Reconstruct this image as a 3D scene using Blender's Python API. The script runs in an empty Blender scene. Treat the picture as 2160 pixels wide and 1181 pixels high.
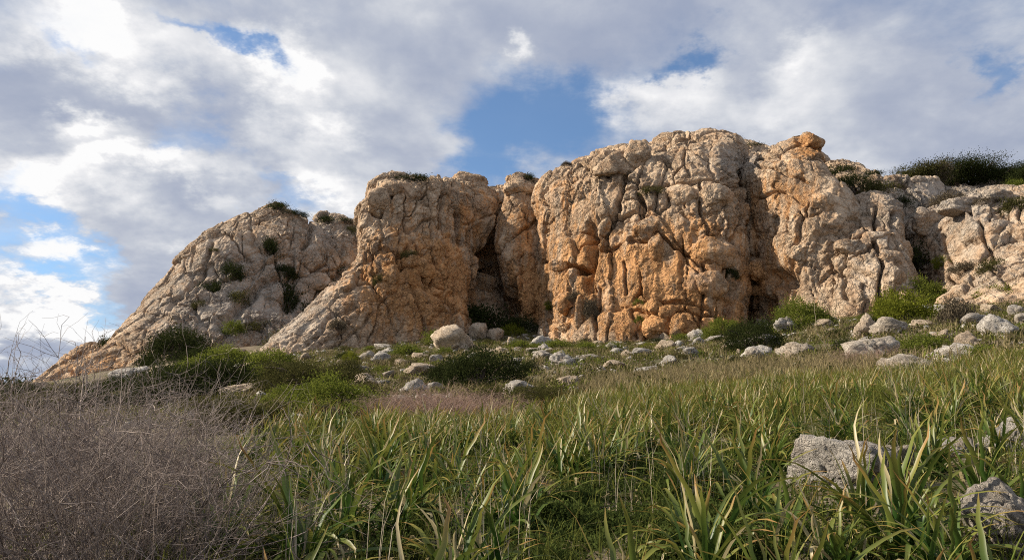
import bpy, math, random
import numpy as np
from mathutils import Vector, Matrix

# ------------------------------------------------------------------ camera, world, sun, exposure
SC = bpy.context.scene
COL = SC.collection
W0, H0, FPX = 2160.0, 1181.0, 1663.0
PITCH = math.radians(12.0)
CAM = np.array([0.0, 0.0, 1.2])
cam_data = bpy.data.cameras.new("camera")
cam_data.sensor_width = 36.0
cam_data.lens = 36.0 * FPX / W0
cam_data.clip_start = 0.05
cam_data.clip_end = 20000.0
cam = bpy.data.objects.new("camera", cam_data)
cam.location = CAM
cam.rotation_euler = (math.radians(90) + PITCH, 0, 0)
COL.objects.link(cam)
SC.camera = cam

SUN_AZ = math.radians(-84.0)      # measured from the view direction (+Y), negative = to the left
SUN_EL = math.radians(33.0)
sun_dir = Vector((math.sin(SUN_AZ) * math.cos(SUN_EL), math.cos(SUN_AZ) * math.cos(SUN_EL), math.sin(SUN_EL)))
sl = bpy.data.lights.new("sun", 'SUN')
sl.energy = 5.0
sl.angle = math.radians(0.6)
sl.color = (1.0, 0.88, 0.72)
sun = bpy.data.objects.new("sun", sl)
sun.rotation_euler = sun_dir.to_track_quat('Z', 'Y').to_euler()
sun.location = (-60, 10, 60)
COL.objects.link(sun)

SC.view_settings.view_transform = 'Standard'
SC.view_settings.look = 'None'
SC.view_settings.gamma = 1.0
SC.view_settings.use_curve_mapping = False
SC.view_settings.exposure = 0.64
SC.render.engine = 'CYCLES'
SC.cycles.use_denoising = False
SC.cycles.pixel_filter_type = 'BLACKMAN_HARRIS'
SC.cycles.filter_width = 1.05
SC.cycles.max_bounces = 5
SC.cycles.diffuse_bounces = 3
SC.cycles.glossy_bounces = 1
SC.cycles.transmission_bounces = 3
SC.cycles.caustics_reflective = False
SC.cycles.caustics_refractive = False

_c, _s = math.cos(PITCH), math.sin(PITCH)
def ray(px, py):
    a = (np.asarray(px, float) - W0 / 2) / FPX
    b = (H0 / 2 - np.asarray(py, float)) / FPX
    return np.stack([a, _c - b * _s + 0 * a, _s + b * _c + 0 * a], -1)
def at(px, py, Y):
    d = ray(px, py)
    return CAM + d * (np.asarray(Y, float) / d[..., 1])[..., None]
def proj(P):
    q = P - CAM
    f = q[..., 1] * _c + q[..., 2] * _s
    u = -q[..., 1] * _s + q[..., 2] * _c
    f = np.maximum(f, 1e-3)
    return W0 / 2 + FPX * q[..., 0] / f, H0 / 2 - FPX * u / f

# ---- node helper
class NT:
    def __init__(s, tree):
        s.t = tree; s.n = tree.nodes; s.l = tree.links
    def add(s, kind, ins=None, **props):
        n = s.n.new(kind)
        for k, v in props.items():
            setattr(n, k, v)
        for k, v in (ins or {}).items():
            sock = n.inputs[k]
            if isinstance(v, bpy.types.NodeSocket):
                s.l.new(v, sock)
            else:
                sock.default_value = v
        return n
    def math(s, op, a, b=None, c=None, clamp=False):
        ins = {0: a}
        if b is not None: ins[1] = b
        if c is not None: ins[2] = c
        return s.add('ShaderNodeMath', ins, operation=op, use_clamp=clamp).outputs[0]
    def vmath(s, op, a, b=None):
        ins = {0: a}
        if b is not None: ins[1] = b
        n = s.add('ShaderNodeVectorMath', ins, operation=op)
        return n.outputs['Value'] if op in ('LENGTH', 'DOT_PRODUCT', 'DISTANCE') else n.outputs[0]
    def scale(s, a, f):
        n = s.add('ShaderNodeVectorMath', {0: a}, operation='SCALE')
        n.inputs['Scale'].default_value = f
        return n.outputs[0]
    def step(s, v, a, b, lo=0.0, hi=1.0):
        return s.add('ShaderNodeMapRange', {0: v, 1: a, 2: b, 3: lo, 4: hi}, interpolation_type='SMOOTHSTEP').outputs[0]
    def lin(s, v, a, b, lo=0.0, hi=1.0):
        return s.add('ShaderNodeMapRange', {0: v, 1: a, 2: b, 3: lo, 4: hi}).outputs[0]
    def noise(s, vec, scale, detail=4, rough=0.55, dist=0.0, lac=2.0):
        return s.add('ShaderNodeTexNoise', {'Vector': vec, 'Scale': scale, 'Detail': detail, 'Roughness': rough, 'Distortion': dist, 'Lacunarity': lac})
    def mix(s, f, a, b, blend='MIX'):
        n = s.add('ShaderNodeMix', None, data_type='RGBA', blend_type=blend)
        for k, v in ((0, f), (6, a), (7, b)):
            if isinstance(v, bpy.types.NodeSocket): s.l.new(v, n.inputs[k])
            else: n.inputs[k].default_value = v if k == 0 else (*v[:3], 1.0)
        return n.outputs[2]

# ------------------------------------------------------------------ sky: Nishita air with procedural broken cloud
world = bpy.data.worlds.new("World")
SC.world = world
world.use_nodes = True
world.node_tree.nodes.clear()
w = NT(world.node_tree)
SKY_K = 0.10
CLOUD = 0.63        # cloud radiance before exposure
sky = w.add('ShaderNodeTexSky', sky_type='NISHITA', sun_disc=False, sun_elevation=SUN_EL, sun_rotation=SUN_AZ, air_density=1.0, dust_density=0.8, ozone_density=2.0, altitude=50.0)
direc = w.add('ShaderNodeTexCoord').outputs['Generated']
sep = w.add('ShaderNodeSeparateXYZ', {0: direc})
zz = w.math('ADD', w.math('MAXIMUM', sep.outputs[2], 0.0), 0.30)
flat = w.add('ShaderNodeCombineXYZ', {0: w.math('DIVIDE', sep.outputs[0], zz), 1: w.math('DIVIDE', sep.outputs[1], zz), 2: 0.0}).outputs[0]
# ragged edges: the places below are looked up through a wandering offset
wn = w.noise(flat, 2.3, 7, 0.62)
warp = w.vmath('SUBTRACT', wn.outputs['Color'], (0.5, 0.5, 0.5))
direcw = w.vmath('ADD', direc, w.scale(warp, 0.34))
def blob(px, py, rx, ry, wt, rot=0.0):
    d = ray(px, py); L = np.linalg.norm(d); d = d / L
    m = w.add('ShaderNodeMapping', {0: direcw}, vector_type='TEXTURE')
    m.inputs[1].default_value = tuple(d)
    m.inputs[2].default_value = (0, math.radians(rot), 0)
    m.inputs[3].default_value = (rx / FPX / L, 3.0, ry / FPX / L)
    return w.step(w.vmath('LENGTH', m.outputs[0]), 1.0, 0.0, 0.0, wt)
def total(lst):
    acc = lst[0]
    for x in lst[1:]:
        acc = w.math('ADD', acc, x)
    return acc
# gaps in the cloud deck where the blue shows, and places where it piles up (px, py, rx, ry, weight, tilt)
bias = total([blob(*g) for g in [
    (1140, 265, 320, 190, -.95, 8), (1000, 330, 150, 150, -.45), (1280, 190, 150, 120, -.35), (1445, 150, 75, 70, -.75), (560, 120, 95, 50, -.80, 25), (460, 80, 100, 32, -.5, 30),
    (440, 310, 130, 150, -.55), (400, 385, 80, 55, -.35), (610, 425, 130, 65, -.62), (50, 530, 170, 100, -.62), (200, 585, 170, 60, -.62, 12), (2100, 85, 60, 90, -.55), (180, 105, 60, 30, -.3), (30, 420, 60, 60, -.4),
    (-300, 480, 250, 150, -.6), (2550, 250, 260, 190, -.5), (1250, -300, 300, 160, -.5), (300, -250, 260, 140, -.5),
    (230, 440, 250, 110, .35), (740, 330, 230, 200, .40), (1620, 200, 330, 130, .25), (110, 690, 220, 80, .55), (1410, 265, 150, 80, .45), (1090, 95, 45, 60, .5)]])
n1 = w.noise(flat, 1.7, 9, 0.60, 0.15).outputs[0]
cov = w.math('ADD', w.math('MULTIPLY_ADD', w.math('SUBTRACT', n1, 0.5), 2.3, 0.62), bias)
alpha = w.step(cov, -0.24, 0.58, 0.04, 1.0)
# light in the cloud: sides that look at the sun are white, thick bases grey-lilac
toward = Vector((sun_dir.x, sun_dir.y, 0)).normalized() * 0.09
n2 = w.noise(w.vmath('ADD', flat, tuple(toward)), 1.7, 5, 0.58, 0.1).outputs[0]
shine = total([blob(*g) for g in [
    (230, 90, 330, 140, .50), (630, 170, 130, 130, .68), (190, 305, 120, 70, .52), (130, 450, 260, 120, .52), (380, 420, 240, 70, .42),
    (640, 330, 230, 160, .30), (700, 410, 150, 80, .35), (120, 640, 280, 90, .75), (1400, 215, 160, 80, .35), (1690, 150, 130, 80, .34),
    (1540, 280, 330, 90, .30), (1095, 90, 40, 45, .45), (240, 30, 90, 70, .3),
    (340, 230, 260, 110, -.26), (60, 210, 190, 110, -.22), (870, 60, 260, 150, -.16), (1280, 60, 330, 130, -.20), (2050, 230, 300, 180, -.22), (1850, 20, 420, 120, -.14), (60, 760, 260, 70, -.26), (330, 510, 160, 70, -.15)]])
n3 = wn.outputs[0]
lum = w.math('ADD', w.math('MULTIPLY_ADD', w.math('SUBTRACT', n1, n2), 2.1, 0.40), w.math('MULTIPLY', w.math('SUBTRACT', n3, 0.5), 0.75))
lum = w.math('ADD', lum, shine)
ramp = w.add('ShaderNodeValToRGB', {0: lum})
cr = ramp.color_ramp
cr.interpolation = 'B_SPLINE'
cr.elements[0].position = 0.10; cr.elements[0].color = (0.36, 0.41, 0.54, 1)
cr.elements[1].position = 0.94; cr.elements[1].color = (1.12, 1.11, 1.09, 1)
for p, c in ((0.36, (0.48, 0.52, 0.62)), (0.55, (0.63, 0.66, 0.72)), (0.78, (0.88, 0.88, 0.90))):
    e = cr.elements.new(p); e.color = (*c, 1)
cloudc = w.vmath('MULTIPLY', ramp.outputs[0], (CLOUD / SKY_K,) * 3)
airc = w.vmath('MULTIPLY', sky.outputs[0], (0.72, 0.86, 0.97))
skyc = w.mix(alpha, airc, cloudc)
bg = w.add('ShaderNodeBackground', {'Color': skyc, 'Strength': SKY_K})
wo = w.add('ShaderNodeOutputWorld', {0: bg.outputs[0]})
world.cycles.sampling_method = 'MANUAL'
world.cycles.sample_map_resolution = 256

# ------------------------------------------------------------------ numpy noise
def h3(ix, iy, iz, s):
    n = (ix.astype(np.int64) * 73856093) ^ (iy.astype(np.int64) * 19349663) ^ (iz.astype(np.int64) * 83492791) ^ (s * 2654435761 & 0x7fffffff)
    n = (n & 0xffffffff).astype(np.uint32)
    n ^= n >> np.uint32(15); n *= np.uint32(2246822519); n ^= n >> np.uint32(13); n *= np.uint32(3266489917); n ^= n >> np.uint32(16)
    return n.astype(np.float32) * np.float32(1.0 / 4294967296.0)
def vnoise(P, s=0):
    I = np.floor(P).astype(np.int64); F = (P - I).astype(np.float32)
    F = F * F * F * (F * (F * 6 - 15) + 10)
    out = 0
    for dx in (0, 1):
        wx = F[..., 0] if dx else 1 - F[..., 0]
        for dy in (0, 1):
            wy = F[..., 1] if dy else 1 - F[..., 1]
            for dz in (0, 1):
                wz = F[..., 2] if dz else 1 - F[..., 2]
                out = out + wx * wy * wz * h3(I[..., 0] + dx, I[..., 1] + dy, I[..., 2] + dz, s)
    return out * 2 - 1
def fbm(P, o=4, s=0, g=0.5):
    a, t, r = 1.0, 0.0, 0
    for k in range(o):
        r = r + a * vnoise(P * (2.0 ** k) + 17.3 * k, s + k); t += a; a *= g
    return r / t
def ridged(P, o=4, s=0):
    a, t, r = 1.0, 0.0, 0
    for k in range(o):
        r = r + a * (1 - np.abs(vnoise(P * (2.0 ** k) + 9.1 * k, s + k)) * 2); t += a; a *= 0.5
    return r / t
def worley(P, s=0):
    I = np.floor(P).astype(np.int64); F = (P - I).astype(np.float32)
    sh = P.shape[:-1]
    f1 = np.full(sh, 9.0, np.float32); f2 = f1.copy(); rid = np.zeros(sh, np.float32); vx = np.zeros(sh, np.float32); vy = vx.copy(); vz = vx.copy()
    for dx in (-1, 0, 1):
        for dy in (-1, 0, 1):
            for dz in (-1, 0, 1):
                a, b, c = I[..., 0] + dx, I[..., 1] + dy, I[..., 2] + dz
                r = h3(a, b, c, s)
                ux = dx + r - F[..., 0]
                uy = dy + h3(a, b, c, s + 101) - F[..., 1]
                uz = dz + h3(a, b, c, s + 202) - F[..., 2]
                d = np.sqrt(ux * ux + uy * uy + uz * uz)
                near = d < f1
                f2 = np.where(near, f1, np.minimum(f2, d))
                rid = np.where(near, r, rid)
                vx = np.where(near, ux, vx); vy = np.where(near, uy, vy); vz = np.where(near, uz, vz)
                f1 = np.where(near, d, f1)
    return f1, f2, rid, vx, vy, vz
def sstep(x, a, b):
    t = np.clip((x - a) / (b - a), 0, 1)
    return t * t * (3 - 2 * t)
def warp3(P, sc, amp, s):
    return np.stack([fbm(P * sc + 5.1, 3, s), fbm(P * sc + 31.7, 3, s + 40), fbm(P * sc + 77.9, 3, s + 80)], -1) * amp

# ------------------------------------------------------------------ mesh and object helpers
def mesh_from(name, V, F, mat=None, attrs=None, smooth=True):
    """V (n,3); F (m,k) with k = 3 or 4"""
    me = bpy.data.meshes.new(name)
    V = np.ascontiguousarray(V, np.float32); F = np.ascontiguousarray(F, np.int32)
    me.vertices.add(len(V)); me.vertices.foreach_set('co', V.ravel())
    k = F.shape[1]
    me.loops.add(F.size); me.loops.foreach_set('vertex_index', F.ravel())
    me.polygons.add(len(F)); me.polygons.foreach_set('loop_start', np.arange(0, F.size, k, dtype=np.int32))
    if smooth:
        me.polygons.foreach_set('use_smooth', np.ones(len(F), bool))
    for an, av in (attrs or {}).items():
        a = me.attributes.new(an, 'FLOAT', 'POINT')
        a.data.foreach_set('value', np.ascontiguousarray(av, np.float32).ravel())
    me.update(calc_edges=True)
    me.validate()
    if mat: me.materials.append(mat)
    return me
def link(name, data, parent=None, loc=None, rot=None, scl=None):
    o = bpy.data.objects.new(name, data)
    COL.objects.link(o)
    if parent is not None: o.parent = parent
    if loc is not None: o.location = [float(v) for v in loc]
    if rot is not None: o.rotation_euler = rot
    if scl is not None: o.scale = scl if hasattr(scl, '__len__') else (scl,) * 3
    return o
def tag(o, label=None, cat=None, group=None, kind=None):
    if label: o['label'] = label
    if cat: o['category'] = cat
    if group: o['group'] = group
    if kind: o['kind'] = kind
    return o

# ------------------------------------------------------------------ materials
def new_mat(name):
    m = bpy.data.materials.new(name); m.use_nodes = True; m.node_tree.nodes.clear()
    return m, NT(m.node_tree)
def out(t, sh):
    t.add('ShaderNodeOutputMaterial', {0: sh})

def rock_material(name, cliff, tan=False):
    m, t = new_mat(name)
    pos = t.add('ShaderNodeNewGeometry').outputs['Position'] if cliff else t.add('ShaderNodeTexCoord').outputs['Object']
    info = t.add('ShaderNodeObjectInfo')
    if not cliff:
        off = t.add('ShaderNodeCombineXYZ', {0: t.math('MULTIPLY', info.outputs['Random'], 37.0), 1: t.math('MULTIPLY', info.outputs['Random'], 91.0), 2: 0.0}).outputs[0]
        pos = t.vmath('ADD', pos, off)
    k = 1.0 if cliff else 2.2
    big = t.noise(pos, 0.16 * k, 5, 0.6, 0.6).outputs[0]
    mid = t.noise(pos, 0.75 * k, 6, 0.62, 0.4).outputs[0]
    fine = t.noise(pos, 4.5 * k, 6, 0.65).outputs[0]
    grain = t.noise(pos, 16 * k, 4, 0.7).outputs[0]
    stretch = t.vmath('MULTIPLY', pos, (1.0, 1.0, 0.13))
    streak = t.noise(stretch, 1.1, 6, 0.65, 0.5).outputs[0]
    if cliff:
        base = t.mix(t.step(mid, 0.36, 0.66), (0.345, 0.232, 0.145), (0.56, 0.43, 0.30))
        base = t.mix(t.math('MULTIPLY', t.step(big, 0.52, 0.68), 0.22), base, (0.32, 0.265, 0.215))
        base = t.mix(t.math('MULTIPLY', t.step(fine, 0.53, 0.70), 0.45), base, (0.66, 0.55, 0.41))
        orng = t.add('ShaderNodeAttribute', attribute_name='orange').outputs['Fac']
        grey = t.add('ShaderNodeAttribute', attribute_name='grey').outputs['Fac']
        of = t.math('ADD', orng, t.math('ADD', t.math('MULTIPLY', t.math('SUBTRACT', mid, 0.5), 1.7), t.math('MULTIPLY', t.math('SUBTRACT', streak, 0.5), 2.6)))
        ocol = t.mix(t.step(fine, 0.35, 0.65), (0.35, 0.155, 0.052), (0.56, 0.295, 0.11))
        base = t.mix(t.math('MULTIPLY', t.step(of, 0.30, 0.98), 0.84), base, ocol)
        gf = t.math('ADD', grey, t.math('MULTIPLY', t.math('SUBTRACT', mid, 0.5), 1.2))
        base = t.mix(t.math('MULTIPLY', t.step(gf, 0.25, 0.9), 0.8), base, t.mix(fine, (0.22, 0.195, 0.17), (0.46, 0.42, 0.365)))
        base = t.mix(t.math('MULTIPLY', t.step(streak, 0.60, 0.74), 0.50), base, (0.15, 0.125, 0.105))
    else:
        lo_, hi_ = ((0.36, 0.28, 0.20), (0.54, 0.44, 0.33)) if tan else ((0.30, 0.275, 0.245), (0.55, 0.51, 0.45))
        base = t.mix(t.step(mid, 0.35, 0.65), lo_, hi_)
        base = t.mix(t.math('MULTIPLY', t.step(big, 0.55, 0.72), 0.5), base, (0.34, 0.25, 0.165))
        base = t.mix(t.math('MULTIPLY', t.step(fine, 0.54, 0.68), 0.65), base, (0.16, 0.15, 0.135))
        base = t.mix(t.math('MULTIPLY', t.step(fine, 0.44, 0.30), 0.6), base, (0.60, 0.57, 0.51))
        base = t.mix(t.math('MULTIPLY', t.step(info.outputs['Random'], 0.4, 1.0), 0.45), base, (0.36, 0.285, 0.20))
    base = t.mix(0.20, base, t.mix(grain, (0.25, 0.25, 0.25), (0.78, 0.78, 0.78)), 'OVERLAY')
    vor = t.add('ShaderNodeTexVoronoi', {'Vector': t.vmath('ADD', pos, t.scale(t.noise(pos, 2.0 * k, 3).outputs['Color'], 0.5)), 'Scale': 1.9 * k}, feature='DISTANCE_TO_EDGE').outputs[0]
    crk = t.step(vor, 0.0, 0.07)
    pits = t.step(t.noise(pos, 3.2 * k, 3, 0.6).outputs[0], 0.30, 0.42)
    hgt = t.math('ADD', t.math('MULTIPLY', fine, 0.70), t.math('ADD', t.math('MULTIPLY', crk, 0.30), t.math('MULTIPLY', pits, 0.22)))
    hgt = t.math('ADD', hgt, t.math('MULTIPLY', grain, 0.14))
    if cliff:
        v2 = t.add('ShaderNodeTexVoronoi', {'Vector': t.vmath('ADD', pos, t.scale(t.noise(pos, 0.9, 4).outputs['Color'], 1.3)), 'Scale': 0.62}, feature='DISTANCE_TO_EDGE').outputs[0]
        hgt = t.math('ADD', hgt, t.math('MULTIPLY', t.math('MULTIPLY', t.step(v2, 0.0, 0.045), t.step(big, 0.35, 0.6)), 0.8))
    if cliff:
        hgt = t.math('MULTIPLY', hgt, t.step(t.noise(pos, 0.30, 4, 0.6).outputs[0], 0.38, 0.60, 0.22, 1.20))
    bmp = t.add('ShaderNodeBump', {'Strength': 0.9, 'Distance': 0.42 if cliff else 0.16, 'Height': hgt})
    p = t.add('ShaderNodeBsdfPrincipled', {'Base Color': base, 'Roughness': 0.92, 'Normal': bmp.outputs[0]})
    p.inputs['Specular IOR Level'].default_value = 0.2
    out(t, p.outputs[0])
    return m
M_CLIFF = rock_material('weathered_limestone', True)
M_BOULDER = rock_material('grey_limestone', False)
M_BOULDER_TAN = rock_material('tan_limestone', False, True)

m, t = new_mat('dry_earth'); M_GROUND = m
pos = t.add('ShaderNodeNewGeometry').outputs['Position']
a = t.noise(pos, 0.35, 6, 0.6, 0.5).outputs[0]; b = t.noise(pos, 3.0, 6, 0.65).outputs[0]; c = t.noise(pos, 22.0, 4, 0.7).outputs[0]
gc = t.mix(t.step(b, 0.35, 0.65), (0.10, 0.078, 0.05), (0.21, 0.17, 0.115))
gc = t.mix(t.math('MULTIPLY', t.step(a, 0.45, 0.62), 0.75), gc, (0.075, 0.085, 0.032))
gc = t.mix(t.math('MULTIPLY', t.step(c, 0.52, 0.75), 0.5), gc, (0.30, 0.27, 0.22))
bm = t.add('ShaderNodeBump', {'Strength': 0.8, 'Distance': 0.06, 'Height': t.math('ADD', b, t.math('MULTIPLY', c, 0.4))})
p = t.add('ShaderNodeBsdfPrincipled', {'Base Color': gc, 'Roughness': 0.95, 'Normal': bm.outputs[0]}); p.inputs['Specular IOR Level'].default_value = 0.1
out(t, p.outputs[0])

# ------------------------------------------------------------------ ground: one sheet through surveyed spots, out to the horizon
spots = [  # px, py, distance
    (1080, 1181, 4.4), (1080, 1060, 6.2), (1080, 960, 9.3), (1080, 905, 13.5), (1080, 855, 21), (1080, 805, 33), (1080, 768, 47), (1080, 738, 66), (1060, 715, 84), (1020, 690, 96),
    (560, 1181, 4.4), (560, 1050, 6.8), (560, 960, 10), (560, 910, 15), (560, 872, 23), (560, 825, 36), (560, 785, 54), (560, 755, 76), (560, 735, 104),
    (100, 1181, 4.5), (100, 1050, 7), (100, 970, 10.5), (100, 930, 16), (100, 900, 26), (150, 860, 48), (200, 820, 80), (300, 775, 108),
    (-500, 1181, 4.6), (-500, 1030, 8), (-500, 960, 15), (-500, 930, 30), (-400, 930, 60), (-300, 940, 110),
    (1500, 1181, 4.3), (1500, 1040, 6.3), (1500, 940, 9), (1500, 880, 13), (1500, 825, 21), (1500, 775, 33), (1500, 745, 46), (1510, 722, 62), (1500, 712, 76),
    (1900, 1181, 4.1), (1900, 1030, 6), (1900, 920, 8.6), (1900, 850, 12.5), (1900, 795, 19), (1900, 745, 29), (1900, 705, 42), (1880, 665, 60),
    (2300, 1181, 4.0), (2300, 1010, 6), (2300, 900, 9), (2300, 820, 13), (2300, 765, 19), (2300, 710, 28), (2300, 660, 40), (2300, 625, 58),
    (2900, 1000, 6), (2900, 800, 15), (2900, 650, 35), (2900, 600, 60)]
S = np.array(spots, float)
SP = at(S[:, 0], S[:, 1], S[:, 2])
SP = np.vstack([SP, [[0, -6, -0.25], [-8, -6, -0.3], [8, -6, 0.1], [0, 0.3, -0.02], [-40, 0, -3], [40, 0, 4], [60, 120, 26], [-20, 150, 9], [-120, 150, -30], [-90, 60, -12], [120, 80, 24]]])
def lg(x, y):   # survey space: fine close by, coarse far off
    r = np.log(np.maximum(y, -7) + 9.0)
    return np.stack([x / (np.maximum(y, -7) + 9.0) * 1.3, r], -1)
Q = lg(SP[:, 0], SP[:, 1])
def tps_k(r2):
    return r2 * np.log(r2 + 1e-9)
NQ = len(Q)
A = np.zeros((NQ + 3, NQ + 3))
A[:NQ, :NQ] = tps_k(((Q[:, None] - Q[None]) ** 2).sum(-1)) + np.eye(NQ) * 0.004
A[:NQ, NQ] = 1; A[:NQ, NQ + 1:] = Q; A[NQ, :NQ] = 1; A[NQ + 1:, :NQ] = Q.T
zs = SP[:, 2] / (SP[:, 1] + 9.0)
WT = np.linalg.solve(A, np.concatenate([zs, np.zeros(3)]))
def ground_base(x, y):
    x = np.asarray(x, float); y = np.asarray(y, float)
    xc = np.clip(x, -150, 130); yc = np.clip(y, -7, 150)
    q = lg(xc, yc); sh = q.shape[:-1]; q = q.reshape(-1, 2)
    r = np.empty(len(q))
    for i in range(0, len(q), 20000):
        qq = q[i:i + 20000]
        r[i:i + 20000] = tps_k(((qq[:, None] - Q[None]) ** 2).sum(-1)) @ WT[:NQ] + WT[NQ] + qq @ WT[NQ + 1:]
    z = r.reshape(sh) * (yc + 9.0)
    far = np.maximum(0, np.hypot(x - xc, y - yc))
    return z * np.exp(-far / 150) - 35 * (1 - np.exp(-far / 200))
def ground_z(x, y):
    x = np.asarray(x, float); y = np.asarray(y, float)
    z = ground_base(x, y)
    d = np.clip(y, 0, 200)
    P = np.stack([x, y, 0 * x], -1)
    z = z + fbm(P * 0.35, 3, 5) * 0.10 * sstep(d, 2, 12) + fbm(P * 0.09, 3, 9) * 0.6 * sstep(d, 14, 40) + fbm(P * 1.4, 3, 15) * 0.05
    return z
def hit(px, py, ymax=140.0):
    """where the sight line through a photo point meets the ground"""
    px = np.atleast_1d(np.asarray(px, float)); py = np.atleast_1d(np.asarray(py, float))
    ys = np.exp(np.linspace(math.log(2.0), math.log(ymax), 150))
    d = ray(px, py)
    P = CAM + d[:, None, :] * (ys[None, :, None] / d[:, None, 1:2])
    below = P[..., 2] < ground_z(P[..., 0], P[..., 1])
    i = np.where(below.any(1), below.argmax(1), len(ys) - 1)
    lo, hi = ys[np.maximum(i - 1, 0)], ys[i]
    for _ in range(7):
        mid = (lo + hi) / 2
        p = CAM + d * (mid / d[:, 1])[:, None]
        b = p[:, 2] < ground_z(p[:, 0], p[:, 1])
        hi = np.where(b, mid, hi); lo = np.where(b, lo, mid)
    return CAM + d * (hi / d[:, 1])[:, None]
ry = np.concatenate([np.linspace(-30, 1.5, 14), np.exp(np.linspace(math.log(2), math.log(150), 230)), np.exp(np.linspace(math.log(165), math.log(6000), 24))])
ra = np.concatenate([np.linspace(-6, -1.25, 14), np.linspace(-1.2, 1.2, 230), np.linspace(1.25, 6, 14)])
GY, GA = np.meshgrid(ry, ra, indexing='ij')
GX = GA * (np.abs(GY) + 6.0)
GZ = ground_z(GX, GY)
def grid_faces(nr, ncol, wrap=False):
    i = np.arange(nr - 1)[:, None]; j = np.arange(ncol if wrap else ncol - 1)[None]
    j2 = (j + 1) % ncol
    return np.stack([i * ncol + j, i * ncol + j2, (i + 1) * ncol + j2, (i + 1) * ncol + j], -1).reshape(-1, 4)
gme = mesh_from('ground', np.stack([GX, GY, GZ], -1).reshape(-1, 3), grid_faces(len(ry), len(ra)), M_GROUND)
tag(link('ground', gme), 'stony hillside earth rising to the foot of the cliffs', 'ground', kind='structure')

# ------------------------------------------------------------------ rock masses
def pxdist(px, py, pts):
    """distance in photo points to a traced line"""
    d = np.full(px.shape, 1e9)
    for (x0, y0), (x1, y1) in zip(pts[:-1], pts[1:]):
        vx, vy = x1 - x0, y1 - y0
        t_ = np.clip(((px - x0) * vx + (py - y0) * vy) / (vx * vx + vy * vy + 1e-9), 0, 1)
        d = np.minimum(d, np.hypot(px - x0 - t_ * vx, py - y0 - t_ * vy))
    return d
ORANGE = [  # stained places: px, py, rx, ry, strength
    (1420, 640, 130, 80, .75), (1480, 500, 90, 60, .6), (1390, 570, 110, 50, .45), (1180, 640, 60, 90, .55), (1240, 560, 18, 70, .9), (1290, 530, 60, 60, .5), (1120, 630, 25, 50, .9),
    (1500, 690, 90, 40, .5), (1330, 680, 90, 50, .55), (1210, 420, 50, 120, .35), (950, 620, 60, 90, .55), (900, 560, 120, 60, .3), (1010, 430, 60, 80, .35), (860, 660, 110, 80, .42), (800, 560, 70, 90, .3),
    (1708, 306, 34, 26, 1.4), (1670, 380, 70, 60, .35), (1600, 420, 40, 70, .35), (1640, 640, 50, 50, .5), (1590, 580, 30, 40, .4), (1700, 430, 40, 40, .3), (1570, 660, 30, 60, .4), (1720, 560, 60, 40, .25),
    (1350, 620, 230, 120, .14), (1430, 450, 140, 90, .10), (920, 520, 160, 150, .42), (760, 660, 120, 90, .25), (520, 560, 220, 130, .10), (1170, 500, 60, 130, .3), (1660, 450, 100, 130, .16), (1620, 560, 60, 90, .25), (200, 770, 120, 60, .65), (560, 560, 120, 50, .28), (400, 560, 80, 60, .15), (1370, 470, 60, 40, .3), (1100, 450, 40, 60, .3), (1090, 560, 50, 100, .4), (1180, 330, 30, 20, .3)]
GREY = [(1480, 330, 90, 50, .30), (1560, 350, 60, 50, .6), (2050, 520, 200, 160, .5), (1840, 480, 100, 80, .25), (1800, 600, 90, 70, .3), (480, 540, 230, 130, .5), (600, 650, 180, 100, .45), (400, 700, 190, 90, .45), (690, 720, 110, 40, .15), (900, 400, 120, 40, .25), (1480, 590, 60, 40, .5), (1330, 400, 60, 60, .2), (2000, 400, 200, 60, .5), (700, 480, 80, 60, .4)]  # grey weathering; the pointed hill's spots also darken it as painted shade
def stain_and_shade(px, py, lst):
    r = np.zeros(px.shape)
    for x, y, rx, ry_, s_ in lst:
        q = ((px - x) / rx) ** 2 + ((py - y) / ry_) ** 2
        r += s_ * np.exp(-q * 0.9)
    return np.clip(r, 0, 1.2)
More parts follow.
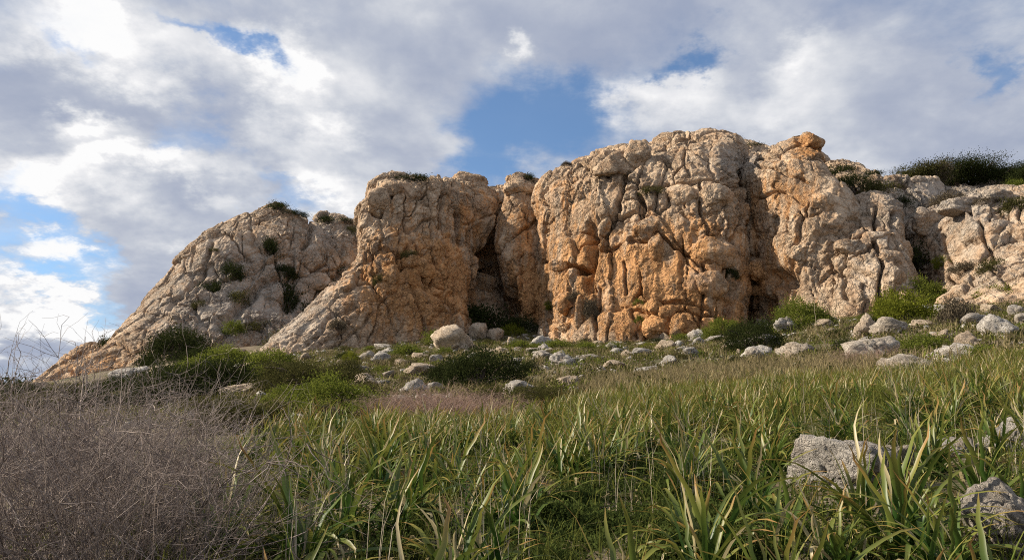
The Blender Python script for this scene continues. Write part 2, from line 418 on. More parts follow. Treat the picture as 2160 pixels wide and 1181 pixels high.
def rock_relief(P, size, seed, block=1.0, flute=0.0):
    """height of the weathered surface: big tilted faces, joints, broken zones with small blocks, worn hollows"""
    Pw = P + warp3(P, 0.20 / size, 1.0 * size, seed) + warp3(P, 1.3 / size, 0.20 * size, seed + 9)
    calm = sstep(fbm(P * (0.12 / size), 3, seed + 7), -0.10, 0.30)           # 0 = sheer slab, 1 = broken rock
    open_ = sstep(fbm(P * (0.3 / size), 2, seed + 8), -0.30, 0.25)           # cracks open and close along their length
    d = fbm(P * (0.07 / size), 3, seed + 3) * 1.7 * size
    tot = 0
    for sc, amp, tl, crk, an, s_ in ((8.0, .38, 1.1, .80, .62, 1), (3.4, .22, .75, .30, .70, 2), (1.45, .10, .40, .20, .85, 3), (0.62, .05, .17, .13, .9, 4)):
        q = Pw / (sc * size) * np.array([1.0, 1.0, an])
        f1, f2, r, vx, vy, vz = worley(q, seed * 7 + s_)
        edge = f2 - f1
        pillow = sstep(edge, 0.0, 0.22)
        r2 = (r * 7.13) % 1.0; r3 = (r * 13.7) % 1.0; r4 = (r * 29.3) % 1.0
        facet = (r2 - .5) * vx + (r3 - .5) * vy + (r4 - .40) * vz
        k = 1.0 if s_ == 1 else ((0.40 + 0.60 * calm) if s_ == 2 else (0.18 + 0.82 * calm))
        tot = tot + k * block * size * (amp * (pillow * 0.28 + (r - 0.5) * 1.1) + tl * facet - crk * (0.2 + 0.8 * open_) * (1 - sstep(edge, 0.0, 0.02 + 0.11 / sc ** .8)))
    # steep joints
    f1, f2, r, *_ = worley(Pw / size * np.array([.30, .30, .055]), seed + 91)
    tot = tot + block * size * ((r - .5) * .75 - 1.05 * open_ * (1 - sstep(f2 - f1, 0, .045)))
    d = d + tot
    d = d + ridged(Pw * (0.9 / size), 5, seed + 5) * 0.15 * size * (.5 + calm * .7) + fbm(P * (3.0 / size), 3, seed + 11) * 0.09 * size
    if flute:
        d = d + flute * ridged(Pw * np.array([0.75, 0.75, 0.10]) / size, 4, seed + 21) * 0.5
    return d
def lumps_cut(px, py, d, grooves, caves, nn=0.0):
    for pts, wd, dep in grooves:
        wd = wd * (0.68 if wd < 8 else 1.0)
        q = pxdist(px, py, pts)
        d = d - dep * np.exp(-(q / wd) ** 2) * (1 + (0.55 * nn if dep > 1.9 else 0))
    for x, y, rx, ry_, dep in caves:
        q = np.sqrt(((px - x) / rx) ** 2 + ((py - y) / ry_) ** 2)
        d = d - dep * sstep(q, 1.15, 0.35)
    return d
MASSES = {}
def rock_mass(name, rows, tilt, seed, size, label, cat, block=1.0, flute=0.0, back=9.0, grooves=(), caves=(), res=1.0, n=2.6, jit=9.0, drop=None):
    R = np.array(rows, float)
    py, pL, pR, Yc, T = R.T
    if drop: py = py + drop[0] * np.clip((drop[1] - py) / (drop[1] - py[0]), 0, 1)
    mid = (pL + pR) / 2
    z = at(mid, py, Yc)[:, 2]; xc = at(mid, py, Yc)[:, 0]
    xL = at(pL, py, Yc)[:, 0]; xR = at(pR, py, Yc)[:, 0]
    for _ in range(3):
        xL = at(pL, py, Yc + tilt * (xL - xc))[:, 0]; xR = at(pR, py, Yc + tilt * (xR - xc))[:, 0]
    # one closed tip above the first row
    z = np.concatenate([[z[0] + 0.5], z]); xL, xR = [np.concatenate([[q[0] * .5 + xc[0] * .5], q]) for q in (xL, xR)]
    Yc = np.concatenate([[Yc[0]], Yc]); T = np.concatenate([[T[0] * .5], T]); xc = (xL + xR) / 2; hw = (xR - xL) / 2
    Bk = np.concatenate([[back * .15], np.linspace(.35, 1, 4) * back, np.full(len(z) - 5, back)]) if len(z) > 5 else np.full(len(z), back)
    ds = np.sqrt(np.diff(z) ** 2 + (np.diff(xL) ** 2 + np.diff(xR) ** 2) * .12 + np.diff(Yc - T) ** 2)
    s_ = np.concatenate([[0], np.cumsum(ds)])
    ppm = FPX / Yc.mean() * (1024 / 2160)
    nv = int(s_[-1] * ppm * 1.5 * res); nu = int((xR - xL).max() * ppm * 1.8 * res)
    sv = np.linspace(0, s_[-1], nv)
    def ip(q):
        r = np.interp(sv, s_, q)
        for _ in range(max(2, nv // 60)):
            r[1:-1] = (r[:-2] + 2 * r[1:-1] + r[2:]) / 4
        return r
    z, xc, hw, Yc, T, Bk = map(ip, (z, xc, hw, Yc, T, Bk))
    th = np.linspace(math.pi, 0, 500)
    cx = np.sign(np.cos(th)) * np.abs(np.cos(th)) ** (2 / n); sy = np.abs(np.sin(th)) ** (2 / n)
    nb = max(10, nu // 9)
    P = np.empty((nv, nu + nb, 3), np.float32)
    for i in range(nv):
        for front in (True, False):
            x = xc[i] + hw[i] * cx
            y = Yc[i] + tilt * (x - xc[i]) + (-T[i] if front else Bk[i]) * sy
            if not front: x, y = x[::-1], y[::-1]
            L = np.concatenate([[0], np.cumsum(np.hypot(np.diff(x), np.diff(y)))])
            m_ = nu if front else nb
            tt = np.linspace(0, L[-1], m_, endpoint=False)
            sl_ = slice(0, nu) if front else slice(nu, nu + nb)
            P[i, sl_, 0] = np.interp(tt, L, x); P[i, sl_, 1] = np.interp(tt, L, y)
        P[i, :, 2] = z[i]
    def normals(P):
        du = np.roll(P, -1, 1) - np.roll(P, 1, 1)
        dv = np.gradient(P, axis=0)
        N = np.cross(du, dv)
        N /= np.linalg.norm(N, axis=-1, keepdims=True) + 1e-9
        return N
    N = normals(P)
    j = nu // 2
    if N[nv // 2, j, 1] > 0: N = -N
    N[:2] = (0, 0, 1)
    px, py_ = proj(P)
    jx, jy = fbm(P * 0.5, 3, seed + 60) * jit, fbm(P * 0.5 + 50, 3, seed + 61) * jit
    d = rock_relief(P.astype(np.float64), size, seed, block, flute)
    d = d - d[:, :nu].mean()
    frontal = np.zeros(P.shape[:2]); frontal[:, :nu] = 1
    d0 = d.copy()
    d = lumps_cut(px + jx, py_ + jy, d, grooves, caves, ridged(P * 0.45, 4, seed + 77))
    d = np.where(frontal > 0, d, d0)
    P2 = P + N * d[..., None]
    P2[0] = P2[0].mean(0)
    px, py_ = proj(P2)
    up = np.clip(normals(P2)[..., 2], -1, 1)
    orange = stain_and_shade(px, py_, ORANGE); grey = stain_and_shade(px, py_, GREY)
    me = mesh_from(name, P2.reshape(-1, 3), grid_faces(nv, nu + nb, True)[:, ::-1], M_CLIFF, {'orange': orange, 'grey': grey})
    o = link(name, me)
    tag(o, label, cat, kind='structure' if name in ('rock_hill', 'rock_shoulder') else 'thing')
    MASSES[name] = (o, P2[:, :nu].reshape(-1, 3), px[:, :nu].ravel(), py_[:, :nu].ravel(), N[:, :nu].reshape(-1, 3))
    return o
G2 = 'rock outcrops of the cliff line'
rock_mass('rock_hill', [
    (418, 584, 594, 134, 1.5), (430, 572, 606, 134, 4), (447, 548, 632, 134, 6), (463, 525, 658, 134, 8), (488, 494, 695, 134, 10), (512, 464, 740, 133.5, 11), (532, 436, 780, 133, 12), (570, 404, 810, 132.5, 13),
    (620, 368, 815, 132, 14), (650, 346, 815, 131.5, 15), (685, 326, 815, 131, 16.5), (710, 310, 815, 130, 18), (740, 290, 815, 129, 20), (790, 240, 815, 128, 22), (850, 170, 815, 127, 24), (900, 120, 815, 127, 25)],
    0.3, 11, 1.0, 'tall shaded grey-brown rock hill with a pointed top at the far left of the cliffs', 'rock hill', block=1.0, drop=(14, 560),
    grooves=[([(650, 465), (655, 500), (640, 520)], 6, 1.4), ([(560, 600), (520, 640), (470, 700)], 9, 1.6), ([(450, 520), (430, 590), (360, 660)], 6, 1.0), ([(690, 560), (640, 590), (560, 590)], 6, 1.0), ([(680, 640), (690, 600), (730, 560)], 7, 1.2)],
    caves=[(610, 640, 22, 26, 1.6), (570, 530, 16, 14, 1.2), (445, 610, 18, 14, 1.2)])
rock_mass('rock_shoulder', [(462, 692, 726, 138, 2), (470, 672, 746, 138, 4), (490, 660, 780, 137, 6), (520, 652, 800, 136, 8), (600, 640, 820, 135, 10), (700, 630, 820, 134, 12), (760, 620, 820, 134, 13)],
    0.4, 12, 1.1, 'rounded grey rock shoulder with scrub on top, between the pointed hill and the orange buttress', 'rock hill', block=0.9)
rock_mass('rock_outcrop', [(738, 178, 236, 118, 2), (748, 162, 262, 118, 3.5), (764, 146, 290, 117.5, 4.5), (786, 122, 310, 117, 6), (812, 84, 330, 116, 7), (850, 40, 350, 115, 8), (900, 0, 370, 115, 9)],
    0.1, 13, 0.9, 'low reddish rock outcrop at the foot of the pointed hill, above the dry bush', 'rock outcrop')
rock_mass('rock_buttress', [
    (361, 905, 1010, 97, 2), (366, 850, 1040, 97, 3.5), (378, 800, 1056, 97, 5.5), (400, 780, 1064, 96, 7), (436, 776, 1066, 96, 8), (452, 757, 1066, 96, 8.5), (500, 752, 1066, 96, 9), (550, 756, 1066, 95, 9.5),
    (580, 752, 1068, 95, 10), (605, 738, 1070, 95, 11), (650, 700, 1072, 95, 12.5), (700, 652, 1075, 94, 14), (745, 598, 1080, 94, 15.5), (790, 540, 1085, 94, 17), (830, 500, 1085, 94, 18)],
    0.62, 21, 1.0, 'brown and orange rock buttress with a long ramp left and a dark cave right', 'cliff', block=0.72, flute=0.35, n=2.4, drop=(30, 600),
    grooves=[([(935, 365), (938, 420), (925, 480)], 5, 0.7), ([(770, 445), (800, 450), (830, 400)], 7, 1.0), ([(880, 500), (850, 540), (800, 520)], 6, 0.7), ([(880, 520), (900, 570), (905, 610)], 6, 0.8), ([(1062, 380), (1062, 470)], 8, 4.0), ([(1062, 470), (1056, 530)], 13, 5.0), ([(1054, 530), (1046, 585)], 19, 4.4), ([(1040, 585), (1032, 660)], 25, 5.0), ([(1022, 590), (1016, 660)], 6, 1.6), ([(1044, 560), (1052, 650)], 6, 1.8), ([(650, 720), (700, 660), (760, 640)], 6, .5), ([(690, 740), (760, 690), (790, 650)], 6, .5)],
    caves=[(972, 475, 12, 38, 2.6), (1015, 500, 26, 50, 1.5)])
rock_mass('rock_pillar', [(372, 1078, 1122, 97, 1.5), (380, 1068, 1150, 97, 3), (400, 1064, 1160, 97, 4), (480, 1054, 1175, 96.5, 5), (560, 1052, 1190, 96, 6), (620, 1062, 1195, 96, 6.5), (660, 1074, 1200, 96, 7), (780, 1080, 1210, 96, 7.5)],
    0.35, 22, 0.8, 'narrow brown rock pillar between the cave and the main sunlit face', 'cliff', block=0.8, grooves=[([(1065, 400), (1150, 395)], 4, .6)], caves=[(1078, 640, 16, 60, 3)])
rock_mass('rock_cliff', [
    (267, 1400, 1452, 94, 1.5), (272, 1375, 1464, 94, 2.5), (284, 1345, 1486, 93.5, 4), (297, 1290, 1502, 93, 5), (309, 1232, 1518, 92.5, 6), (325, 1198, 1545, 92, 7), (345, 1168, 1546, 91.5, 8), (362, 1146, 1544, 91, 9),
    (385, 1130, 1538, 90.5, 9.5), (420, 1118, 1534, 90, 10), (500, 1128, 1536, 89.5, 11), (560, 1130, 1540, 89, 11.5), (620, 1124, 1546, 89, 12), (690, 1124, 1552, 88.5, 12.5), (740, 1112, 1560, 88, 13), (800, 1100, 1570, 88, 14)],
    -0.36, 31, 1.0, 'tallest cliff, a broad sunlit cream and orange rock face with deep cracks', 'cliff', block=0.95, flute=0.45, n=3.0, drop=(24, 520),
    grooves=[([(1368, 318), (1358, 350), (1325, 368), (1312, 395), (1306, 440), (1288, 470), (1262, 505)], 5.5, 1.7), ([(1320, 290), (1332, 330), (1322, 370)], 4, 1.0), ([(1445, 285), (1450, 310), (1440, 345), (1455, 370)], 4, .6),
             ([(1405, 385), (1478, 388), (1540, 398)], 4, .8), ([(1478, 385), (1478, 440), (1492, 480), (1490, 520)], 4, 1.0), ([(1385, 492), (1420, 525), (1460, 542), (1495, 565)], 4, 1.1), ([(1460, 540), (1500, 508)], 4, .9),
             ([(1328, 512), (1388, 508)], 7, 1.6), ([(1316, 555), (1326, 575), (1322, 625)], 3.5, .8), ([(1345, 668), (1420, 668), (1500, 670)], 4, .8), ([(1243, 470), (1244, 540), (1243, 610)], 9, 1.3), ([(1195, 560), (1225, 565)], 7, 1.6),
             ([(1262, 610), (1262, 700)], 5, 1.0), ([(1482, 560), (1486, 620), (1480, 690)], 4.5, .9), ([(1340, 665), (1345, 720)], 4, .8), ([(1405, 668), (1408, 715)], 3.5, .6), ([(1355, 420), (1362, 455), (1345, 480)], 5, .8), ([(1310, 405), (1380, 395), (1410, 380)], 4, .6), ([(1410, 395), (1408, 430)], 5, .8), ([(1545, 360), (1548, 440)], 6, 1.0)],
    caves=[(1215, 568, 30, 14, 1.2), (1540, 640, 16, 60, 1.2)])
rock_mass('rock_ridge', [(318, 1500, 1560, 112, 1.5), (322, 1480, 1605, 112, 3), (332, 1450, 1660, 111, 5), (360, 1430, 1720, 109, 8), (420, 1430, 1740, 107, 10), (560, 1430, 1740, 105, 11), (700, 1430, 1740, 104, 12)],
    0.0, 41, 0.8, 'grey broken rock ridge seen behind the gap between the tallest cliff and the pinnacle', 'cliff', block=0.9, res=.8)
rock_mass('rock_pinnacle', [
    (291, 1660, 1722, 82, 1.5), (300, 1638, 1732, 82, 2.2), (325, 1596, 1738, 82, 3.2), (345, 1590, 1738, 81.5, 3.8), (360, 1566, 1738, 81.5, 4.5), (378, 1562, 1742, 81, 5), (400, 1566, 1746, 81, 5.4), (430, 1572, 1775, 80.5, 5.8),
    (480, 1580, 1785, 80, 6.3), (540, 1584, 1785, 79.5, 6.8), (600, 1582, 1785, 79, 7.2), (650, 1590, 1785, 78.5, 7.6), (700, 1590, 1785, 78, 8), (760, 1590, 1785, 78, 8.5)],
    -0.35, 51, 0.85, 'pale rock pinnacle standing right of the tallest cliff, capped by a red-brown boulder', 'cliff', block=0.85, flute=0.25,
    grooves=[([(1590, 350), (1640, 360), (1720, 395)], 4, .7), ([(1640, 620), (1670, 560), (1690, 520), (1700, 470)], 5, .8), ([(1600, 420), (1650, 405), (1700, 440)], 4, .5)],
    caves=[(1648, 590, 40, 24, 1.6), (1615, 660, 20, 40, 2.0)])
rock_mass('rock_slab', [
    (424, 1808, 1862, 77, 1.2), (432, 1775, 1882, 77, 2.2), (450, 1742, 1886, 76.5, 3.2), (475, 1704, 1878, 76, 4), (515, 1690, 1884, 75.5, 4.8), (560, 1684, 1894, 75, 5.4), (620, 1686, 1908, 74, 6.2), (665, 1690, 1918, 73.5, 7), (740, 1690, 1950, 73, 8)],
    -0.28, 61, 0.8, 'rounded tan rock slab split by cracks, between the pinnacle and the gully', 'cliff', block=0.9,
    grooves=[([(1845, 440), (1848, 500), (1862, 560), (1852, 640)], 5, 1.5), ([(1700, 570), (1770, 530), (1830, 480)], 4, .8), ([(1695, 600), (1705, 660)], 4, .7), ([(1885, 450), (1890, 480)], 5, .8)])
rock_mass('rock_slope', [
    (410, 1990, 2260, 79, 1.5), (418, 1945, 2330, 78, 3), (434, 1912, 2380, 76.5, 4.5), (450, 1898, 2400, 75, 6), (490, 1912, 2420, 73, 7.5), (540, 1934, 2440, 71, 8.5), (590, 1962, 2450, 68, 9.5), (630, 1950, 2460, 66, 11), (680, 1900, 2470, 64, 12), (740, 1890, 2480, 63, 13)],
    -0.34, 71, 0.8, 'wide leaning slope of pale grey knobbly rock at the right end of the cliffs', 'cliff', block=1.1,
    grooves=[([(1985, 490), (1988, 530), (2000, 550)], 4, .8), ([(2075, 490), (2090, 530), (2105, 560)], 5, .9), ([(1990, 590), (2060, 610), (2130, 580)], 5, .8), ([(2000, 430), (2060, 470), (2110, 460)], 4, .7)])
rock_mass('rock_saddle', [(362, 1738, 1775, 100, 1.5), (370, 1725, 1806, 100, 3), (384, 1715, 1840, 99, 5), (404, 1705, 1880, 97, 7), (430, 1700, 1960, 94, 9), (560, 1690, 1980, 92, 10)],
    0.0, 81, 0.8, 'dark scrubby rock saddle between the pinnacle and the wooded crest', 'rock outcrop', res=.8)
rock_mass('rock_crest', [(396, 1925, 2300, 97, 1.5), (404, 1895, 2380, 96, 3), (416, 1870, 2420, 94, 5), (430, 1850, 2450, 91, 7), (560, 1850, 2450, 88, 9)],
    -0.15, 82, 0.8, 'rocky crest under the dark trees at the top of the slope', 'rock outcrop', res=.8)

rock_mass('cave_wall', [(400, 1000, 1090, 112, 2), (420, 980, 1110, 112, 3), (500, 960, 1140, 112, 4), (600, 950, 1150, 112, 5), (720, 940, 1160, 112, 6), (780, 930, 1160, 112, 6)],
    0.2, 91, 0.8, 'dark shaded rock wall at the back of the cave beside the pillar', 'cliff', res=.7)
# ------------------------------------------------------------------ cap boulder and blocks that stand out of the rock faces
rng = np.random.default_rng(7)
def ico(sub):
    import bmesh
    bm = bmesh.new(); bmesh.ops.create_icosphere(bm, subdivisions=sub, radius=1.0)
    bm.verts.ensure_lookup_table()
    V = np.array([v.co[:] for v in bm.verts]); F = np.array([[v.index for v in f.verts] for f in bm.faces])
    bm.free()
    return V, F
ICO5, ICO4, ICO3 = ico(5), ico(4), ico(3)
def boulder_shape(seed, src, planes=11, worn=0.12, rough=1.0):
    """angular block: the unit ball cut by random planes, edges worn, surface pitted"""
    r = np.random.default_rng(seed)
    V, F = src
    n = r.normal(size=(planes, 3)); n /= np.linalg.norm(n, axis=1, keepdims=True)
    h = r.uniform(0.58, 0.92, planes)
    c = np.maximum(V @ n.T, 1e-3)
    k = 22.0 / (0.5 + worn * 4)
    rad = (np.concatenate([(h[None] / c), np.full((len(V), 1), 1.2)], 1) ** -k).sum(1) ** (-1 / k)
    rad = rad * (1 + 0.10 * fbm(V * 1.4 + seed, 3, seed))
    P = V * rad[:, None]
    f1, f2, rr, *_ = worley(P * 2.1 + seed, seed)
    g1, g2, gr, *_ = worley(P * 4.6 + seed, seed + 50)
    d = 0.045 * (sstep(f2 - f1, 0, 0.25) + rr * 1.4) - 0.10 * (1 - sstep(f2 - f1, 0, 0.08)) + 0.06 * ridged(P * 2.4 + seed, 5, seed + 3) + 0.05 * fbm(P * 7 + seed, 3, seed + 4)
    d = d + 0.03 * (sstep(g2 - g1, 0, 0.3) + gr * 1.4) - 0.04 * (1 - sstep(g2 - g1, 0, 0.1)) - 0.08
    return V * (rad + d * rough)[:, None], F
def block_on(mass, px, py, w_px, h_px, proud=0.5, seed=0, label=None, name='rock_block', flat=0.6, rot=0.0):
    o, P, mx, my, N = MASSES[mass]
    q = (mx - px) ** 2 + (my - py) ** 2
    near = np.argsort(q)[:40]
    i = near[np.argmin(P[near, 1])]
    c = P[i]
    k = c[1] / FPX
    sx, sz = w_px * k / 2 * 1.05, h_px * k / 2 * 1.05
    sy = flat * (sx + sz) / 2
    V, F = boulder_shape(seed + 300, ICO4, 7, 0.02)
    ca, sa = math.cos(rot), math.sin(rot)
    V = V @ Matrix.Rotation(rng.uniform(0, 6.28), 3, Vector(rng.normal(size=3)).normalized())
    V = V * np.array([sx, sy, sz])
    V = np.stack([V[:, 0] * ca - V[:, 2] * sa, V[:, 1], V[:, 0] * sa + V[:, 2] * ca], -1)
    V = V + c + np.array([0, sy * (0.55 - proud), 0])
    bx, by = proj(V)
    me = mesh_from(name, V, F, M_CLIFF, {'orange': stain_and_shade(bx, by, ORANGE), 'grey': stain_and_shade(bx, by, GREY)})
    b = link(name, me, o)
    if label: b['label'] = label
    return b
block_on('rock_pinnacle', 1710, 304, 48, 46, 0.6, 1, 'red-brown boulder capping the pinnacle', 'cap_boulder', 1.0)
for k, (mass, bx, by, bw, bh, pr, rt) in enumerate([
    ('rock_cliff', 1290, 350, 72, 66, .55, 0), ('rock_cliff', 1350, 328, 48, 60, .5, .2), ('rock_cliff', 1358, 482, 60, 58, .65, 0), ('rock_cliff', 1386, 522, 34, 54, .75, 0), ('rock_cliff', 1440, 405, 66, 42, .5, 0), ('rock_cliff', 1508, 410, 56, 44, .5, .1), ('rock_cliff', 1520, 530, 80, 54, .5, 0), ('rock_cliff', 1508, 590, 60, 56, .55, 0),
    ('rock_cliff', 1395, 690, 62, 46, .5, 0), ('rock_cliff', 1440, 690, 40, 50, .5, 0), ('rock_cliff', 1368, 652, 34, 30, .6, 0), ('rock_cliff', 1400, 655, 30, 28, .6, 0), ('rock_cliff', 1226, 660, 32, 66, .7, .1), ('rock_cliff', 1186, 640, 38, 44, .55, 0), ('rock_cliff', 1180, 560, 40, 24, .6, .1), ('rock_cliff', 1203, 582, 26, 30, .6, 0),
    ('rock_cliff', 1194, 690, 34, 24, .55, 0), ('rock_cliff', 1280, 480, 22, 36, .6, -.3), ('rock_cliff', 1320, 700, 36, 40, .5, 0), ('rock_buttress', 800, 425, 50, 44, .6, 0), ('rock_buttress', 830, 398, 50, 30, .6, 0), ('rock_buttress', 768, 470, 28, 36, .6, 0),
    ('rock_buttress', 985, 378, 70, 40, .4, 0), ('rock_buttress', 815, 575, 46, 48, .45, 0), ('rock_buttress', 865, 585, 30, 36, .5, 0), ('rock_buttress', 895, 570, 44, 44, .45, 0), ('rock_pillar', 1092, 392, 50, 36, .5, 0), ('rock_pillar', 1108, 640, 30, 44, .4, 0), ('rock_pinnacle', 1740, 425, 46, 42, .55, 0), ('rock_pinnacle', 1605, 560, 50, 50, .45, 0),
    ('rock_pinnacle', 1596, 612, 26, 20, .7, 0), ('rock_pinnacle', 1680, 540, 40, 30, .5, .4), ('rock_slab', 1848, 494, 44, 24, .6, 0), ('rock_slab', 1880, 540, 44, 34, .55, 0), ('rock_slab', 1885, 590, 44, 54, .5, 0), ('rock_slab', 1790, 520, 50, 40, .4, .4), ('rock_slope', 1960, 470, 80, 50, .4, -.3), ('rock_slope', 2040, 440, 90, 40, .4, 0),
    ('rock_slope', 2100, 420, 60, 36, .5, 0), ('rock_slope', 2110, 480, 50, 30, .5, 0), ('rock_crest', 1930, 386, 80, 30, .5, 0), ('rock_crest', 2115, 384, 60, 34, .5, 0), ('rock_crest', 2155, 384, 30, 30, .5, 0), ('rock_crest', 2070, 388, 30, 20, .5, 0), ('rock_shoulder', 700, 560, 50, 36, .4, 0), ('rock_hill', 660, 590, 60, 40, .4, 0),
    ('rock_hill', 690, 610, 46, 50, .4, 0), ('rock_outcrop', 222, 722, 14, 12, .6, 0)]):
    block_on(mass, bx, by, bw * 1.08, bh * 1.08, pr - .22, 10 + k, rot=rt)

# ------------------------------------------------------------------ loose boulders on the slope
BV = [mesh_from('boulder', *boulder_shape(500 + k % 12, ICO4, 13 + k % 5, 0.0), M_BOULDER if k < 12 else M_BOULDER_TAN) for k in range(24)]
for b in BV:
    b.name = 'boulder'
def boulder(px, py, w_px, h_px, label, var=None, tan=False, sink=0.26, yaw=None, group=None, name='boulder', me=None, deep=None):
    g = hit(px, py)[0]
    k = np.linalg.norm(g - CAM) / FPX
    sx = w_px * k / 2 * 1.08; sz = h_px * k / 2 / (1 - sink * .5) * 1.1
    v = (rng.integers(12) if var is None else var) + (12 if tan or any(q in label for q in ('heap', 'tan ', 'brown', 'pale ', 'ramp')) else 0)
    o = link(name, me or BV[v], None, (g[0], g[1] + sx * .3, g[2] + sz * (1 - 2 * sink) * .9), (0, 0, rng.uniform(0, 6.28) if yaw is None else yaw), (sx, (deep or rng.uniform(.75, 1.0)) * sx, sz))
    return tag(o, label, 'boulder', group)
GB = 'boulders on the slope'
heap = 'boulder of the heap below the cave'
for a in [
    (958, 742, 90, 56, 'largest rounded boulder of the heap below the cave, in front'), (1011, 716, 50, 48, 'upright brown boulder at the back of the heap below the cave'), (962, 702, 42, 26, 'tan boulder on top of the heap below the cave, left'), (1044, 717, 32, 36, 'pale pitted boulder at the right end of the heap below the cave'),
    (976, 743, 32, 20, 'small flat-faced grey stone leaning on the heap below the cave'), (1080, 730, 30, 22, 'pointed boulder right of the heap below the cave'),
    (806, 766, 48, 28, 'grey boulder beside the bright green shrub at the buttress foot'), (846, 772, 40, 18, 'low grey boulder under the left end of the heap'), (885, 760, 44, 20, 'flat pale boulder just left of the heap'),
    (869, 838, 52, 44, 'large leaning grey boulder left of the dark spreading bush'), (1088, 836, 74, 44, 'dark grey wedge boulder with a slanting top in the dry grass'), (1037, 812, 26, 18, 'small pointed grey stone left of the dark wedge boulder'),
    (1141, 760, 46, 26, 'white boulder below the pillar, right of the dark bush'), (1180, 768, 56, 32, 'white craggy boulder below the left of the main face'), (1240, 760, 66, 16, 'long low white boulder below the main face'), (1291, 742, 40, 22, 'square dark grey boulder at the foot of the main face'),
    (1402, 738, 44, 24, 'two-humped pale boulder at the foot of the main face'), (1298, 778, 60, 26, 'wide pale boulder in the grass below the square dark one'), (1410, 772, 38, 24, 'light grey boulder beside a green tuft below the main face'), (1370, 790, 80, 18, 'long flat grey boulder at the upper edge of the grass'), (1081, 782, 32, 32, 'white and dark pitted boulder inside the dark bush edge'),
    (758, 785, 46, 20, 'flat grey boulder above the bright green bush'), (768, 815, 54, 28, 'brownish slab right of the bright green bush'), (820, 795, 30, 16, 'small slab in the middle of the rubble'), (880, 790, 66, 24, 'long pale slab left of the dark spreading bush'), (925, 856, 46, 30, 'pale rock sunk in the reddish dry grass'), (840, 860, 46, 26, 'slanting rock at the left end of the reddish dry grass'),
    (622, 890, 58, 20, 'flat white boulder below the bright green bush'), (700, 882, 30, 26, 'pointed white boulder at the lower edge of the bright green bush'), (505, 832, 70, 26, 'tan boulder between the dark green bushes'), (560, 822, 30, 20, 'small tan boulder right of the one between the bushes'), (270, 800, 60, 30, 'grey boulder above the dry twig bush'), (335, 790, 40, 22, 'tan stone at the edge of the dark bush below the hill'), (500, 750, 40, 18, 'pale stone among the green shrubs below the hill'), (530, 780, 50, 24, 'pale boulder between the green shrubs below the ramp'), (478, 735, 50, 20, 'grey slab at the foot of the pointed hill'),
    (1664, 702, 60, 34, 'dark pitted boulder below the pinnacle'), (1610, 738, 64, 32, 'white craggy boulder under the dome-shaped bush'), (1590, 758, 36, 26, 'small white craggy stone below the dome-shaped bush'), (1682, 755, 80, 36, 'large white boulder in the grass below the pinnacle'),
    (1837, 708, 52, 48, 'upright pale rock standing on the slab below the gully'), (1840, 762, 106, 60, 'big square-faced grey slab with an upright rock behind it'), (1893, 704, 66, 38, 'dark-mouthed pitted rock right of the upright rock'), (1918, 786, 94, 42, 'white sunlit boulder at the upper edge of the squill field'),
    (1986, 722, 50, 26, 'pale rock hidden in grass right of the square-faced slab'), (2056, 740, 46, 36, 'pale block with a grass tuft on it below the pointed rock'), (2106, 708, 60, 48, 'pointed white rock at the right end of the slope'), (2058, 684, 58, 22, 'long grey rock left of the pointed white rock'), (2148, 666, 30, 22, 'small white stone near the right edge of the slope'),
    (2062, 640, 44, 22, 'grey rock beside the dry tuft under the rock slope'), (2096, 660, 40, 20, 'flat pale rock under the yellow-green shrub at right'), (1515, 720, 50, 16, 'white stone under the bright green shrub below the main face'), (1560, 735, 50, 20, 'grey pointed stone left of the dome-shaped bush'), (1460, 752, 44, 20, 'grey boulder below the right of the main face'), (1440, 742, 36, 14, 'small white stone near the two-humped boulder'), (1350, 752, 44, 18, 'grey stone below the middle of the main face'), (1740, 690, 44, 20, 'low brown rock behind the grass left of the upright rock'), (1950, 690, 50, 20, 'pale rock at the right of the yellow-green bush'), (1490, 800, 54, 14, 'flat stone where grass begins below the main face'), (1120, 700, 36, 30, 'pale rock at the foot of the pillar'), (1142, 715, 30, 24, 'tan rock at the lower left corner of the main face')]:
    boulder(*a, group=GB)
fore = [mesh_from('boulder', *boulder_shape(940 + k, ICO5, 12, 0.0, 0.8), M_BOULDER) for k in range(3)]
boulder(1772, 1032, 215, 128, 'large blue-grey boulder among the squill in the foreground', me=fore[0], yaw=2.1, deep=.6, sink=.28)
boulder(1890, 1005, 110, 66, 'lower white-topped rock joined to the right of the large foreground boulder', me=fore[1], yaw=.6)
boulder(2140, 962, 110, 64, 'pale rock at the right edge behind the foreground squill', me=fore[2], yaw=1.0)
boulder(2036, 966, 66, 44, 'small grey rock half hidden by leaves near the right edge', me=fore[1], yaw=3.0)
boulder(2160, 1170, 150, 120, 'cream rock at the lower right corner behind long leaves', me=fore[2], yaw=4.2)
